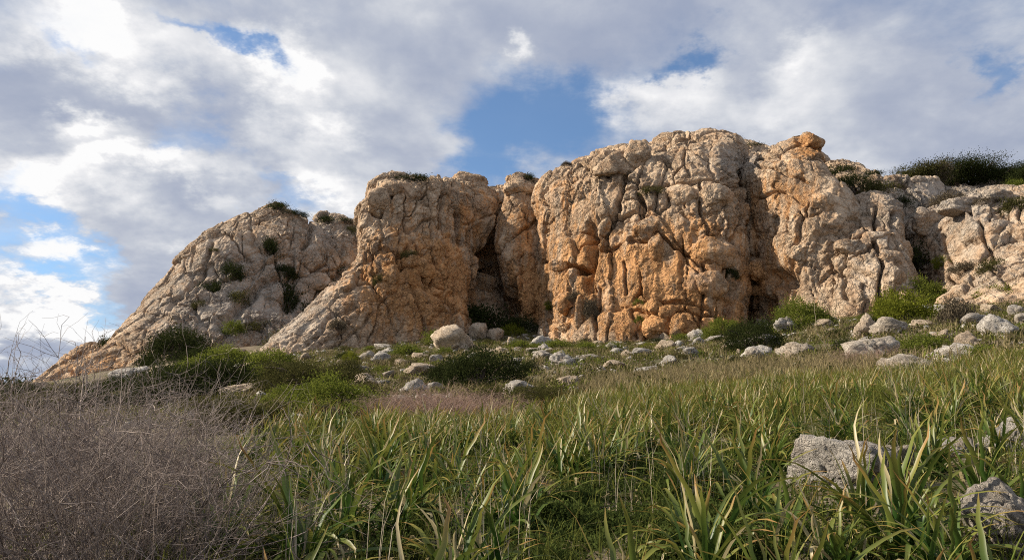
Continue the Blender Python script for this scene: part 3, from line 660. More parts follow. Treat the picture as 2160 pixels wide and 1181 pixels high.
# stones nothing tells apart
def scatter(n, poly, lo, hi, seed):
    """spots on the ground inside a photo polygon, evenly spread over the ground"""
    r = np.random.default_rng(seed); res = []
    poly = np.array(poly, float)
    while len(res) < n:
        y = np.sqrt(r.uniform(lo ** 2, hi ** 2, 4000)); x = r.uniform(-1.0, 0.95, 4000) * y * 0.75
        z = ground_z(x, y)
        px, py = proj(np.stack([x, y, z], -1))
        inside = np.zeros(len(x), bool); j = len(poly) - 1
        for i in range(len(poly)):
            c_ = ((poly[i, 1] > py) != (poly[j, 1] > py)) & (px < (poly[j, 0] - poly[i, 0]) * (py - poly[i, 1]) / (poly[j, 1] - poly[i, 1] + 1e-9) + poly[i, 0])
            inside ^= c_; j = i
        for k in np.where(inside)[0]:
            res.append((x[k], y[k], z[k], px[k], py[k]))
            if len(res) >= n: break
    return np.array(res)
SLOPE = [(-20, 812), (150, 812), (300, 790), (420, 760), (600, 745), (760, 735), (900, 715), (1100, 705), (1500, 700), (1650, 660), (1850, 640), (2170, 600), (2170, 760), (1900, 785), (1500, 815), (1200, 850), (1000, 875), (700, 890), (420, 900), (-20, 905)]
for k, (x, y, z, px, py) in enumerate(scatter(290, SLOPE, 16, 95, 3)):
    s_ = float(np.clip(rng.lognormal(-1.25, .65), .10, .95)) * (0.55 + y / 80)
    zone = 'below the buttress' if px < 1080 else ('below the main face' if px < 1580 else 'below the pinnacle and slope')
    o = link('stone', BV[rng.integers(24)], None, (x, y, z - s_ * .06), (rng.uniform(-.5, .5), rng.uniform(-.5, .5), rng.uniform(0, 6.28)), (s_, s_ * rng.uniform(.5, 1), s_ * rng.uniform(.35, .85)))
    tag(o, 'loose pale limestone stone in the rubble and grass ' + zone, 'stone', 'loose stones ' + zone)

# small rubble between the stones, past counting
CHIP = [boulder_shape(700 + k, ico(2), 9, 0.0, .3) for k in range(6)]
Vs, Fs, o_ = [], [], 0
for x, y, z, px, py in scatter(3800, SLOPE, 16, 105, 8):
    V, F = CHIP[rng.integers(6)]; s_ = np.clip(rng.lognormal(-2.3, .55), .04, .4) * (.6 + y / 70); a = rng.uniform(0, 6.28); ca, sa = math.cos(a), math.sin(a)
    V = V * np.array([1, rng.uniform(.6, 1), rng.uniform(.4, .8)]) * s_
    Vs.append(np.stack([V[:, 0] * ca - V[:, 1] * sa, V[:, 0] * sa + V[:, 1] * ca, V[:, 2]], -1) + np.array([x, y, z + s_ * .1])); Fs.append(F + o_); o_ += len(V)
tag(link('rubble', mesh_from('rubble', np.concatenate(Vs), np.concatenate(Fs), M_BOULDER, None, False)), 'small pale broken stones strewn over the slope below the cliffs', 'rubble', kind='stuff')

# ------------------------------------------------------------------ leaf materials
def leaf_material(name, dark, light, transl=0.28, gloss=0.0, rough=0.5):
    m, t = new_mat(name)
    tint = t.add('ShaderNodeAttribute', attribute_name='tint').outputs['Fac']
    rnd = t.add('ShaderNodeObjectInfo').outputs['Random']
    f = t.math('ADD', t.math('MULTIPLY', tint, 0.8), t.math('MULTIPLY', rnd, 0.25), clamp=True)
    c = t.mix(f, dark, light)
    d = t.add('ShaderNodeBsdfDiffuse', {'Color': c}); tr = t.add('ShaderNodeBsdfTranslucent', {'Color': t.mix(0.5, c, light)})
    sh = t.add('ShaderNodeMixShader', {0: transl, 1: d.outputs[0], 2: tr.outputs[0]}).outputs[0]
    if gloss:
        g = t.add('ShaderNodeBsdfGlossy', {'Color': (1, 1, 1, 1), 'Roughness': rough})
        sh = t.add('ShaderNodeMixShader', {0: gloss, 1: sh, 2: g.outputs[0]}).outputs[0]
    out(t, sh)
    return m
ML = {
    'dark': leaf_material('dark_evergreen_leaf', (0.010, 0.016, 0.006), (0.048, 0.058, 0.019)),
    'olive': leaf_material('olive_scrub_leaf', (0.030, 0.032, 0.012), (0.105, 0.100, 0.034)),
    'bright': leaf_material('bright_green_leaf', (0.034, 0.054, 0.010), (0.20, 0.225, 0.042), .38),
    'lime': leaf_material('yellow_green_leaf', (0.045, 0.062, 0.008), (0.215, 0.225, 0.030), .35),
    'brown': leaf_material('dry_scrub_twig_leaf', (0.050, 0.040, 0.028), (0.17, 0.14, 0.095), .1),
    'grass': leaf_material('grass_blade', (0.035, 0.055, 0.012), (0.20, 0.21, 0.05), .3),
    'straw': leaf_material('straw_blade', (0.10, 0.085, 0.04), (0.36, 0.29, 0.16), .2),
    'rose': leaf_material('rosy_dry_grass', (0.14, 0.085, 0.07), (0.34, 0.24, 0.19), .2),
    'cover': leaf_material('low_cover_leaf', (0.018, 0.036, 0.010), (0.095, 0.120, 0.032), .3),
    'twig': leaf_material('dry_twig', (0.135, 0.108, 0.098), (0.46, 0.39, 0.345), .0),
    'rosetwig': leaf_material('rosy_dry_stem', (0.22, 0.14, 0.115), (0.50, 0.37, 0.30), .0),
    'straws': leaf_material('pale_dead_stem', (0.20, 0.16, 0.11), (0.46, 0.40, 0.30), .0),
}
m, t = new_mat('bark'); M_BARK = m
p = t.add('ShaderNodeBsdfDiffuse', {'Color': t.mix(t.noise(t.add('ShaderNodeTexCoord').outputs['Object'], 9, 5).outputs[0], (0.05, 0.038, 0.03), (0.16, 0.13, 0.105))})
out(t, p.outputs[0])
# strap leaves: green, yellowing to a dry brown tip
m, t = new_mat('squill_leaf'); M_SQUILL = m
al = t.add('ShaderNodeAttribute', attribute_name='along').outputs['Fac']
dry = t.add('ShaderNodeAttribute', attribute_name='dry').outputs['Fac']
rnd = t.add('ShaderNodeObjectInfo').outputs['Random']
ps = t.add('ShaderNodeNewGeometry').outputs['Position']
nz = t.noise(ps, 9.0, 3).outputs[0]
g = t.mix(rnd, (0.026, 0.070, 0.013), (0.074, 0.128, 0.022))
g = t.mix(t.step(t.math('ADD', al, t.math('MULTIPLY', dry, 0.5)), 0.44, 1.34), g, (0.25, 0.235, 0.05))
g = t.mix(t.step(t.math('ADD', t.math('ADD', al, t.math('MULTIPLY', dry, 0.42)), t.math('MULTIPLY', nz, 0.25)), 1.04, 1.36), g, (0.33, 0.19, 0.065))
g = t.mix(t.step(dry, 0.86, 0.97), g, (0.46, 0.39, 0.22))
d = t.add('ShaderNodeBsdfDiffuse', {'Color': g}); tr = t.add('ShaderNodeBsdfTranslucent', {'Color': g})
sh = t.add('ShaderNodeMixShader', {0: 0.30, 1: d.outputs[0], 2: tr.outputs[0]}).outputs[0]
gl = t.add('ShaderNodeBsdfGlossy', {'Color': (1, 1, 1, 1), 'Roughness': 0.42})
sh = t.add('ShaderNodeMixShader', {0: 0.022, 1: sh, 2: gl.outputs[0]}).outputs[0]
out(t, sh)

# ------------------------------------------------------------------ plant geometry
def unit(v):
    return v / (np.linalg.norm(v, axis=-1, keepdims=True) + 1e-9)
def leaf_cards(C, D, L, Wd, r):
    """kite-shaped leaves at C along D"""
    n = len(C)
    S_ = unit(np.cross(D, r.normal(size=(n, 3))))
    L = np.broadcast_to(L, n)[:, None]; Wd = np.broadcast_to(Wd, n)[:, None]
    V = np.stack([C, C + D * L * .45 + S_ * Wd * .5, C + D * L, C + D * L * .45 - S_ * Wd * .5], 1).reshape(-1, 3)
    return V, np.arange(4 * n).reshape(n, 4)
def tubes(lines, sides=3):
    """lines: list of (points (k,3), radii (k,)); one mesh of tapered tubes"""
    Vs, Fs, o = [], [], 0
    for pts, rad in lines:
        k = len(pts); d = unit(np.gradient(pts, axis=0))
        ref = np.where(np.abs(d[:, 2:3]) > .9, np.array([[1., 0, 0]]), np.array([[0, 0, 1.]]))
        a = unit(np.cross(d, ref)); b = np.cross(d, a)
        ang = np.linspace(0, 2 * math.pi, sides, endpoint=False)
        ring = pts[:, None] + (a[:, None] * np.cos(ang)[None, :, None] + b[:, None] * np.sin(ang)[None, :, None]) * rad[:, None, None]
        Vs.append(ring.reshape(-1, 3)); Fs.append(grid_faces(k, sides, True) + o); o += k * sides
    return np.concatenate(Vs), np.concatenate(Fs)
def bush_mesh(seed, clumps, per, leaf, spread=.20, dome=.8, low=-.15, up=.5, mat='dark', flatten=1.0, name='foliage'):
    r = np.random.default_rng(seed)
    u = unit(r.normal(size=(clumps * 3, 3))); u = u[u[:, 2] > low][:clumps]
    rad = (0.72 + 0.34 * fbm(u * 1.7 + seed * 3.1, 3, seed)) * r.uniform(.55, 1.0, len(u)) ** .6
    C = u * rad[:, None] * np.array([1, 1, dome]); C[:, 2] = np.maximum(C[:, 2], .02)
    base = np.repeat(C, per, 0)
    off = r.normal(size=base.shape) * spread * np.array([1, 1, .7 * flatten])
    ctr = base + off
    tint = np.clip(np.repeat(r.uniform(0, .45, len(C)), per) + r.uniform(0, .6, len(ctr)), 0, 1)
    D = unit(unit(ctr * np.array([1, 1, 1.2])) * .7 + r.normal(size=ctr.shape) * .75 + np.array([0, 0, up]))
    V, F = leaf_cards(ctr, D, leaf * r.uniform(.6, 1.3, len(ctr)), leaf * .62 * r.uniform(.7, 1.2, len(ctr)), r)
    me = mesh_from(name, V, F, ML[mat], {'tint': np.repeat(tint, 4)}, smooth=False)
    return me, C
def stems_mesh(C, seed, n=14, r0=.035):
    r = np.random.default_rng(seed); L = []
    for c in C[r.choice(len(C), min(n, len(C)), replace=False)]:
        b = np.array([r.normal() * .08, r.normal() * .08, -.05]); tt = np.linspace(0, 1, 6)[:, None]
        p_ = b + (c - b) * tt + np.array([0, 0, .18]) * np.sin(tt * math.pi) + r.normal(size=(6, 3)) * .02
        L.append((p_, np.linspace(r0, r0 * .2, 6)))
    V, F = tubes(L, 4)
    return mesh_from('stem', V, F, M_BARK)
# kind: (clumps, leaves per clump, leaf size, clump spread, up-bias)
BUSH = {}
for kind, (cl, per, lf, sp, up, mats, nvar) in {
        'dark': (70, 70, .060, .13, .5, 'dark', 3), 'olive': (60, 70, .055, .13, .5, 'olive', 3), 'bright': (60, 80, .060, .11, .3, 'bright', 3), 'lime': (80, 90, .055, .10, .35, 'lime', 2),
        'low': (46, 80, .095, .13, .5, 'cover', 4), 'crag': (16, 150, .085, .20, .4, 'dark', 4), 'crago': (16, 150, .085, .20, .4, 'olive', 3), 'brown': (60, 60, .075, .13, .7, 'brown', 2), 'big': (170, 80, .036, .085, .5, 'dark', 2), 'bigbright': (150, 95, .038, .075, .3, 'bright', 2), 'bigolive': (170, 80, .036, .085, .5, 'olive', 2)}.items():
    BUSH[kind] = []
    for v in range(nvar):
        me, C = bush_mesh(1000 + 37 * v + len(kind) * 7 + cl, cl, per, lf, sp, .85, -.1, up, mats)
        BUSH[kind].append((me, stems_mesh(C, v)))
def bush_at(loc, rx, ry, rz, kind, label, cat='bush', group=None, name='bush', stems=True, tiltx=0.0):
    e = link(name, None, None, loc, (tiltx, 0, rng.uniform(0, 6.28)))
    tag(e, label, cat, group)
    me, st = BUSH[kind][rng.integers(len(BUSH[kind]))]
    a = rng.uniform(0, 6.28)
    e.rotation_euler[2] = 0.0 if rx != ry else a
    link('foliage', me, e, scl=(rx, ry, rz))
    if stems: link('stem', st, e, scl=(rx, ry, rz))
    return e
def bush(px, py, w_px, h_px, kind, label, group=None, cat='bush', name='bush'):
    """py: foot of the bush in the photo"""
    g = hit(px, py)[0]; k = np.linalg.norm(g - CAM) / FPX
    rx = w_px * k / 2 * 1.32; rz = h_px * k * 1.6
    return bush_at((g[0], g[1] + rx * .3, g[2] - rz * .06), rx, rx * .85, rz, kind, label, cat, group, name)
for a in [
    (415, 775, 110, 44, 'big', 'dark bush between the thicket and the bright shrub at the hill foot'), (530, 815, 100, 44, 'bigbright', 'fresh green bush in front of the tan boulder'), (600, 870, 120, 54, 'bigbright', 'fresh green bush touching the left of the large bright bush'), (770, 850, 90, 44, 'olive', 'olive bush right of the large bright green bush'), (720, 800, 90, 40, 'bigolive', 'olive bush at the right end of the wide dark one'), (30, 850, 110, 40, 'big', 'dark bush on the bank at the far left under the outcrop'), (120, 850, 110, 36, 'bigolive', 'olive bush on the bank under the reddish outcrop'), (240, 835, 110, 40, 'big', 'dark bush under the right end of the reddish outcrop'), (60, 880, 150, 50, 'bigolive', 'olive bush rising behind the twigs at the far left'), (180, 870, 140, 46, 'big', 'dark low bush behind the twigs below the reddish outcrop'), (400, 800, 120, 40, 'bigbright', 'fresh green shrub left of the grey slab at the hill foot'), (590, 800, 90, 34, 'bright', 'fresh green shrub on the ground beside the wide olive bush'), (345, 858, 190, 92, 'big', 'dark green bush behind the dry twigs, under the hill foot'), (445, 835, 160, 84, 'big', 'dark green bush right of the one behind the dry twigs'), (470, 775, 150, 44, 'bigbright', 'bright green spreading shrub at the foot of the pointed hill'), (560, 775, 110, 40, 'bright', 'bright green shrub below the start of the ramp'),
    (640, 828, 215, 76, 'bigolive', 'wide dark olive bush below the ramp'), (690, 880, 220, 84, 'bigbright', 'large bright green bush below the wide olive bush'), (485, 912, 215, 84, 'bigolive', 'dark olive bush at the upper edge of the dry twig bush'), (758, 880, 84, 40, 'bright', 'small bright green shrub right of the large bright bush'),
    (1010, 822, 210, 96, 'big', 'dark spreading bush below the boulder heap'), (940, 812, 110, 54, 'big', 'dark low bush left of the spreading bush below the heap'), (1112, 790, 44, 36, 'dark', 'small dark bush right of the spreading bush below the heap'), (860, 752, 84, 30, 'bright', 'bright green shrub at the buttress foot left of the heap'), (915, 728, 56, 34, 'bright', 'bright green shrub climbing to the left of the heap'), (935, 752, 44, 22, 'bright', 'small bright green shrub in front of the heap'), (740, 766, 36, 24, 'lime', 'small yellow-green shrub at the ramp foot'),
    (360, 762, 150, 72, 'big', 'dark grey-green thicket on the foot of the pointed hill'), (598, 732, 90, 38, 'olive', 'dark olive shrub at the crevice between hill and ramp'), (1596, 742, 116, 74, 'big', 'dense dark green dome-shaped bush below the pinnacle'), (1530, 716, 100, 44, 'bigbright', 'feathery green bush at the right foot of the main face'), (1702, 694, 124, 62, 'bigbright', 'rounded green bush at the foot of the pinnacle'), (1925, 682, 124, 62, 'lime', 'vivid yellow-green bush below the gully'), (1965, 650, 110, 58, 'bigbright', 'green bush behind the vivid yellow-green bush'), (1885, 668, 70, 50, 'lime', 'smaller yellow-green bush at the left of the vivid one'),
    (2120, 642, 80, 34, 'lime', 'yellow-green shrub under the rock slope near the right edge'), (2030, 684, 64, 50, 'brown', 'dry pale brown tuft bush right of the yellow-green bush'), (1160, 852, 170, 44, 'bigolive', 'low brown-green scrub right of the wedge boulder'), (1040, 852, 90, 44, 'olive', 'olive scrub in front of the wedge boulder'), (1790, 668, 90, 34, 'brown', 'grey-brown scrub at the foot of the slab'), (1440, 720, 50, 18, 'bright', 'small green shrub at the foot of the main face, right'), (1240, 742, 60, 24, 'bright', 'bright green plants at the foot of the main face, left'), (1170, 738, 90, 24, 'bright', 'bright green plants below the lower left corner of the main face'), (1100, 738, 70, 24, 'bright', 'green plants between the heap and the main face'), (1290, 742, 60, 22, 'bright', 'green plants beside the square dark boulder'),
    (1000, 700, 150, 56, 'dark', 'dark shaded shrub in the mouth of the cave'), (1095, 700, 70, 40, 'dark', 'dark shrub at the foot of the pillar'), (1082, 708, 60, 24, 'lime', 'yellowish shrub in front of the pillar'), (1840, 690, 40, 26, 'dark', 'small dark shrub behind the upright rock'), (1960, 745, 130, 40, 'bright', 'leafy green patch in front of the square-faced slab'), (2080, 760, 70, 30, 'bright', 'leafy green tuft below the pale block'), (1780, 745, 40, 34, 'dark', 'small dark green shrub right of the large white boulder'), (830, 772, 40, 18, 'olive', 'small olive cushion in the rubble left of the heap')]:
    bush(*a, group='bushes on the slope')
for k, (x, y, z, px, py) in enumerate(scatter(290, SLOPE, 14, 100, 5)):
    s_ = rng.uniform(.25, .72) * (.6 + y / 70)
    kind = ['olive', 'bright', 'brown', 'dark', 'olive', 'brown', 'lime', 'bright', 'dark'][rng.integers(9)]
    col = {'olive': 'olive green', 'bright': 'fresh green', 'brown': 'dry brown', 'dark': 'dark green', 'lime': 'yellow-green'}[kind]
    zone = 'below the buttress' if px < 1080 else ('below the main face' if px < 1580 else 'below the pinnacle and slope')
    bush_at((x, y, z - .04), s_, s_, s_ * rng.uniform(.45, .8), kind, f'low {col} cushion shrub between stones ' + zone, 'shrub', f'{col} cushions ' + zone, 'cushion_shrub', stems=False)
# on the rock itself
def on_rock(mass, px, py):
    o, P, mx, my, N = MASSES[mass]
    q = (mx - px) ** 2 + (my - py) ** 2
    near = np.argsort(q)[:30]
    return P[near[np.argmin(P[near, 1])]]
for mass, px, py, wd, ht, kind, label in [
    ('rock_hill', 588, 448, 56, 26, 'dark', 'dark green shrub on the very top of the pointed hill'), ('rock_hill', 625, 456, 44, 16, 'dark', 'low dark shrub just right of the hill top'), ('rock_shoulder', 690, 474, 40, 28, 'dark', 'dark shrub on the left brow of the rock shoulder'), ('rock_shoulder', 728, 470, 40, 14, 'dark', 'low scrub along the top of the rock shoulder'), ('rock_shoulder', 744, 492, 22, 20, 'olive', 'scrub at the right edge of the rock shoulder'),
    ('rock_hill', 610, 650, 44, 50, 'dark', 'largest dark bush hanging in the middle of the hill face'), ('rock_hill', 569, 540, 32, 34, 'dark', 'dark bush in the reddish upper part of the hill face'), ('rock_hill', 447, 620, 40, 28, 'dark', 'dark bush in a hollow at the left of the hill face'), ('rock_hill', 492, 582, 30, 28, 'dark', 'round dark bush left of the hill centre'), ('rock_hill', 605, 580, 30, 20, 'dark', 'dark bush on the ledge across the hill'), ('rock_hill', 662, 668, 44, 28, 'dark', 'dark bush low on the hill beside the ramp'), ('rock_hill', 695, 640, 36, 34, 'dark', 'dark bush in the corner between the hill and the buttress'), ('rock_shoulder', 732, 580, 50, 24, 'dark', 'dark scrub under the block of the rock shoulder'), ('rock_hill', 500, 632, 30, 24, 'olive', 'olive shrub in the diagonal cleft of the hill'), ('rock_hill', 490, 700, 34, 28, 'bright', 'green shrub at the bottom of the diagonal cleft'), ('rock_hill', 450, 530, 22, 14, 'olive', 'small green shrub high on the left ridge of the hill'), ('rock_hill', 415, 645, 18, 14, 'olive', 'tiny shrub low on the left flank of the hill'), ('rock_hill', 540, 690, 40, 18, 'olive', 'flat scrub at the base of the hill face'), ('rock_outcrop', 230, 742, 36, 24, 'dark', 'dark shrub behind the reddish outcrop'), ('rock_outcrop', 40, 828, 80, 30, 'dark', 'dark bush at the far left below the reddish outcrop'),
    ('rock_buttress', 868, 384, 80, 24, 'dark', 'flat dark shrub on the top left of the buttress'), ('rock_buttress', 862, 540, 24, 14, 'olive', 'small shrub on the ledge of the buttress'), ('rock_buttress', 712, 690, 30, 20, 'brown', 'dry shrub on the ramp of the buttress'), ('rock_buttress', 790, 600, 14, 20, 'olive', 'tuft in a crack of the buttress left side'), ('rock_cliff', 1192, 326, 24, 18, 'brown', 'small dark shrub on the left skyline of the tallest cliff'), ('rock_pillar', 1114, 388, 30, 30, 'dark', 'dark bush on top of the narrow pillar'), ('rock_cliff', 1218, 636, 54, 36, 'brown', 'grey-brown bush growing out of the lower left of the main face'), ('rock_cliff', 1250, 664, 26, 40, 'brown', 'grey bush hanging in the crack beside the column block'), ('rock_cliff', 1160, 650, 20, 18, 'lime', 'yellow-green tuft on the left edge of the main face'), ('rock_cliff', 1345, 640, 18, 12, 'bright', 'green tuft in the lower middle of the main face'), ('rock_cliff', 1368, 642, 16, 10, 'bright', 'green tuft above the small blocks of the main face'), ('rock_cliff', 1345, 680, 18, 18, 'bright', 'green tuft beside the round bottom block'), ('rock_cliff', 1545, 585, 20, 16, 'dark', 'dark tuft in the corner of the lower right block'), ('rock_cliff', 1370, 408, 36, 12, 'olive', 'flat green patch on the ledge of the main face'),
    ('rock_ridge', 1525, 308, 70, 24, 'dark', 'dark shrub on the grey ridge behind the tallest cliff'), ('rock_ridge', 1575, 314, 60, 14, 'dark', 'low dark shrub further right on the grey ridge'), ('rock_saddle', 1790, 410, 120, 56, 'big', 'big dark bush filling the saddle behind the pinnacle'), ('rock_saddle', 1765, 375, 70, 36, 'dark', 'dark bush close behind the pinnacle'), ('rock_saddle', 1850, 410, 80, 36, 'olive', 'dark olive scrub right of the big saddle bush'), ('rock_saddle', 1835, 372, 50, 18, 'dark', 'low dark scrub on the skyline of the saddle'), ('rock_slab', 1745, 446, 40, 20, 'dark', 'dark shrub on the top left of the slab'), ('rock_saddle', 1905, 440, 40, 40, 'dark', 'dark scrub in the top of the gully'), ('rock_slope', 2040, 575, 70, 34, 'brown', 'brown-green scrub in the middle of the rock slope'), ('rock_slope', 1935, 560, 50, 40, 'dark', 'dark scrub in the gully beside the slab'), ('rock_slope', 2090, 570, 36, 22, 'olive', 'olive tuft right of the scrub on the rock slope'), ('rock_slope', 1985, 560, 26, 20, 'lime', 'yellow-green tuft in the gully edge'), ('rock_slope', 2000, 430, 50, 24, 'brown', 'dry scrub high on the rock slope'), ('rock_slope', 2150, 440, 40, 26, 'olive', 'olive scrub at the right edge of the rock slope'), ('rock_slope', 2080, 430, 50, 20, 'brown', 'brown scrub on the terrace under the crest'), ('rock_crest', 2150, 400, 40, 22, 'bright', 'fresh green shrub on the crest near the right edge')]:
    c = on_rock(mass, px, py - ht * .3); k = np.linalg.norm(c - CAM) / FPX
    rx = wd * k / 2 * 1.75; rz = ht * k * 1.5; kind = {'dark': 'crag', 'olive': 'crago'}.get(kind, kind)
    if any(q_ in label for q_ in (' top', 'skyline', 'brow', 'ridge')): rx *= .72; rz *= .5
    elif 'saddle' in mass: rx *= .7; rz *= .62
    bush_at((c[0], c[1] + .1, c[2] - rz * .25), rx, rx * .8, rz, kind, label, 'bush', 'bushes growing on the rocks', 'rock_bush')

# ------------------------------------------------------------------ trees on the crest
def tree(px, py, w_px, h_px, seed, label, mat='dark', bare=False):
    c = on_rock('rock_crest', px, py); k = np.linalg.norm(c - CAM) / FPX
    Wd, Ht = w_px * k / 2 * 1.15, h_px * k * .84
    r = np.random.default_rng(seed)
    e = link('juniper_tree', None, None, (c[0], c[1] + .5, c[2] - .2)); tag(e, label, 'tree', 'trees on the crest')
    L, tips = [], []
    for b in range(10):
        a = b / 10 * 6.28 + r.uniform(-.4, .4); rr = r.uniform(.35, 1.0)
        end = np.array([math.cos(a) * Wd * rr, math.sin(a) * Wd * rr * .8, Ht * r.uniform(.40, .90)])
        tt = np.linspace(0, 1, 8)[:, None]
        p_ = end * np.concatenate([tt ** 1.3, tt ** 1.3, tt ** .8], 1) + r.normal(size=(8, 3)) * .05 * Ht * tt
        L.append((p_, np.linspace(.10, .02, 8) * Ht / 2.5))
        for q in range(9):
            s_ = p_[r.integers(3, 7)]; t2 = s_ + np.array([r.normal() * Wd * .3, r.normal() * Wd * .3, r.uniform(-.15, .25) * Ht])
            m_ = (s_ + t2) / 2 + r.normal(size=3) * .06
            L.append((np.array([s_, m_, t2]), np.array([.03, .02, .008]) * Ht / 2.5)); tips += [t2, m_]
        tips.append(end)
    V, F = tubes(L, 5)
    link('trunk', mesh_from('trunk', V, F, M_BARK), e)
    tips = np.array(tips); per = 24 if bare else 90
    base = np.repeat(tips, per, 0); off = r.normal(size=base.shape) * np.array([.17, .17, .11]) * Wd
    ctr = base + off; ctr[:, 2] = np.clip(ctr[:, 2], .1 * Ht, Ht * 1.02)
    D = unit(off * .6 / Wd + r.normal(size=off.shape) * .5)
    V, F = leaf_cards(ctr, D, r.uniform(.10, .18, len(ctr)), r.uniform(.08, .13, len(ctr)), r)
    link('crown', mesh_from('crown', V, F, ML[mat], {'tint': np.repeat(np.repeat(r.uniform(0, .5, len(tips)), per) * .8 + r.uniform(0, .4, len(ctr)), 4)}, False), e)
for a in [(1915, 386, 70, 34, 1, 'low olive tree at the left end of the crest', 'olive'), (1950, 382, 80, 50, 2, 'olive tree with a sloping crown on the crest', 'olive'), (1978, 385, 60, 56, 3, 'thin grey half-bare tree on the crest', 'brown', True), (2022, 390, 90, 68, 4, 'tallest dark tree on the crest, with sky showing through'), (2080, 388, 96, 64, 5, 'broad dark tree right of the tallest one on the crest'), (2135, 385, 70, 44, 6, 'lower dark tree near the right edge of the crest'), (2185, 385, 80, 40, 7, 'dark tree cut by the right edge of the picture')]:
    tree(*a)
# ------------------------------------------------------------------ sea squill: strap leaves in rosettes
def strap(seed, L, Wd, bend, lean, kink=0.0, seg=9):
    """one leaf in the XZ plane: V-shaped strap that arches outward"""
    r = np.random.default_rng(seed)
    s_ = np.linspace(0, 1, seg + 1)
    ang = lean + bend * s_ ** 1.6
    if kink: ang = ang + kink * sstep(s_, .55, .72)
    dx, dz = np.sin(ang) * L / seg, np.cos(ang) * L / seg
    x = np.concatenate([[0], np.cumsum(dx[:-1])]); z = np.concatenate([[0], np.cumsum(dz[:-1])])
    y = np.cumsum(r.normal(size=seg + 1)) * .006 * L * 3
    wd = Wd * np.clip(np.minimum(.55 + s_ * 1.6, (1 - s_) ** .6 * 1.55), 0.03, 1) * .5
    nx, nz = -np.cos(ang), np.sin(ang)
    fold = .55 * (1 - s_ * .7)
    tw = r.normal() * .8 * s_ ** 2
    c = np.stack([x, y, z], -1)
    sd = np.stack([nx * np.sin(tw), np.cos(tw), nz * np.sin(tw)], -1)
    upv = np.stack([nx * np.cos(tw), -np.sin(tw), nz * np.cos(tw)], -1)
    V = np.stack([c - sd * wd[:, None] + upv * (wd * fold)[:, None], c, c + sd * wd[:, None] + upv * (wd * fold)[:, None]], 1).reshape(-1, 3)
    return V, grid_faces(seg + 1, 3), np.repeat(s_, 3)
rs = np.random.default_rng(77)
STRAPS = []
for k in range(36):
    L = rs.uniform(.40, .72); up = k % 3
    bend = (rs.uniform(.3, .9), rs.uniform(1.0, 1.8), rs.uniform(1.7, 2.6))[up]; lean = (rs.uniform(.08, .32), rs.uniform(.25, .6), rs.uniform(.5, 1.0))[up]
    STRAPS.append((*strap(k, L, rs.uniform(.018, .032), bend, lean, rs.uniform(.8, 1.8) if k % 9 == 5 else 0.0), float(np.clip(rs.beta(1.6, 2.2), 0, 1)) if k % 18 else .95))
LEAFM = []
for V, F, al, dry in STRAPS:
    me = mesh_from('leaf', V, F, M_SQUILL, {'along': al, 'dry': np.full(len(V), dry)})
    LEAFM.append(me)
FIELD = [(440, 1400), (440, 1090), (500, 990), (600, 925), (780, 905), (1000, 898), (1130, 878), (1280, 835), (1450, 812), (1650, 800), (1850, 795), (2000, 775), (2300, 740), (2500, 1400)]
def pick(r, upright):
    u = r.random()
    if upright: c = 0 if u < .30 else (1 if u < .70 else 2)
    else: c = 0 if u < .22 else (1 if u < .58 else 2)
    return int(r.integers(12)) * 3 + c
def joined_plant(seed, n, scale=1.0, upright=True, thin=1):
    r = np.random.default_rng(seed); Vs, Fs, A_, D_, o = [], [], [], [], 0
    for _ in range(n):
        V, F, al, dry = STRAPS[pick(r, upright)]
        if thin > 1:      # every other cross-section only
            rows_ = np.arange(0, 10, thin); rows_[-1] = 9
            idx = (rows_[:, None] * 3 + np.array([0, 1, 2])).ravel(); V, al = V[idx], al[idx]; F = grid_faces(len(rows_), 3)
        a = r.uniform(0, 6.28); sc = scale * r.uniform(.75, 1.15); ca, sa = math.cos(a), math.sin(a)
        V = V * sc; V = np.stack([V[:, 0] * ca - V[:, 1] * sa, V[:, 0] * sa + V[:, 1] * ca, V[:, 2]], -1) + np.array([r.normal() * .035, r.normal() * .035, -.03])
        Vs.append(V); Fs.append(F + o); o += len(V); A_.append(al); D_.append(np.full(len(V), np.clip(dry + r.normal() * .15, 0, 1)))
    return np.concatenate(Vs), np.concatenate(Fs), np.concatenate(A_), np.concatenate(D_)
def side_of(px):
    return 'left' if px < 900 else ('middle' if px < 1500 else 'right')
near = scatter(74, FIELD, 3.0, 8.2, 21)
# drop plants that would stand on the low cover patch or in the rocks
def clear_of(P):
    keep = []
    for row in P:
        x, y, z, px, py = row
        if ((px - 1330) / 100) ** 2 + ((py - 1090) / 80) ** 2 < 1: continue
        if 1660 < px < 1900 and 930 < py < 1060: continue
        keep.append(row)
    return np.array(keep)
near = clear_of(near)
named = [(640, 1195, 'squill clump with broad bluish leaves at the bottom edge, left of centre'), (1120, 1080, 'large arching dark green squill clump in the middle foreground'), (1490, 1200, 'squill clump with pale arching leaves at the bottom edge, right of centre'), (1900, 1190, 'big squill clump with long yellow-green leaves at the lower right'), (1310, 985, 'upright fan-shaped squill clump with pale bases in the middle of the field'), (1600, 960, 'tall squill clump left of the foreground boulder'), (1905, 905, 'deep green squill clump behind the foreground boulder'), (860, 1110, 'drooping squill clump with a long dead leaf, left of centre'), (2080, 1110, 'sprawling squill clump near the right edge'), (1960, 1010, 'squill clump growing against the right of the foreground boulder')]
hp = hit([n_[0] for n_ in named], [n_[1] for n_ in named])
plants = [(p_[0], p_[1], p_[2], n_[2], 1.12, 50) for p_, n_ in zip(hp, named)]
for x, y, z, px, py in near:
    if np.min(np.hypot(hp[:, 0] - x, hp[:, 1] - y)) < .30: continue
    plants.append((x, y, z, None, rng.uniform(.8, 1.12), int(rng.integers(30, 42))))
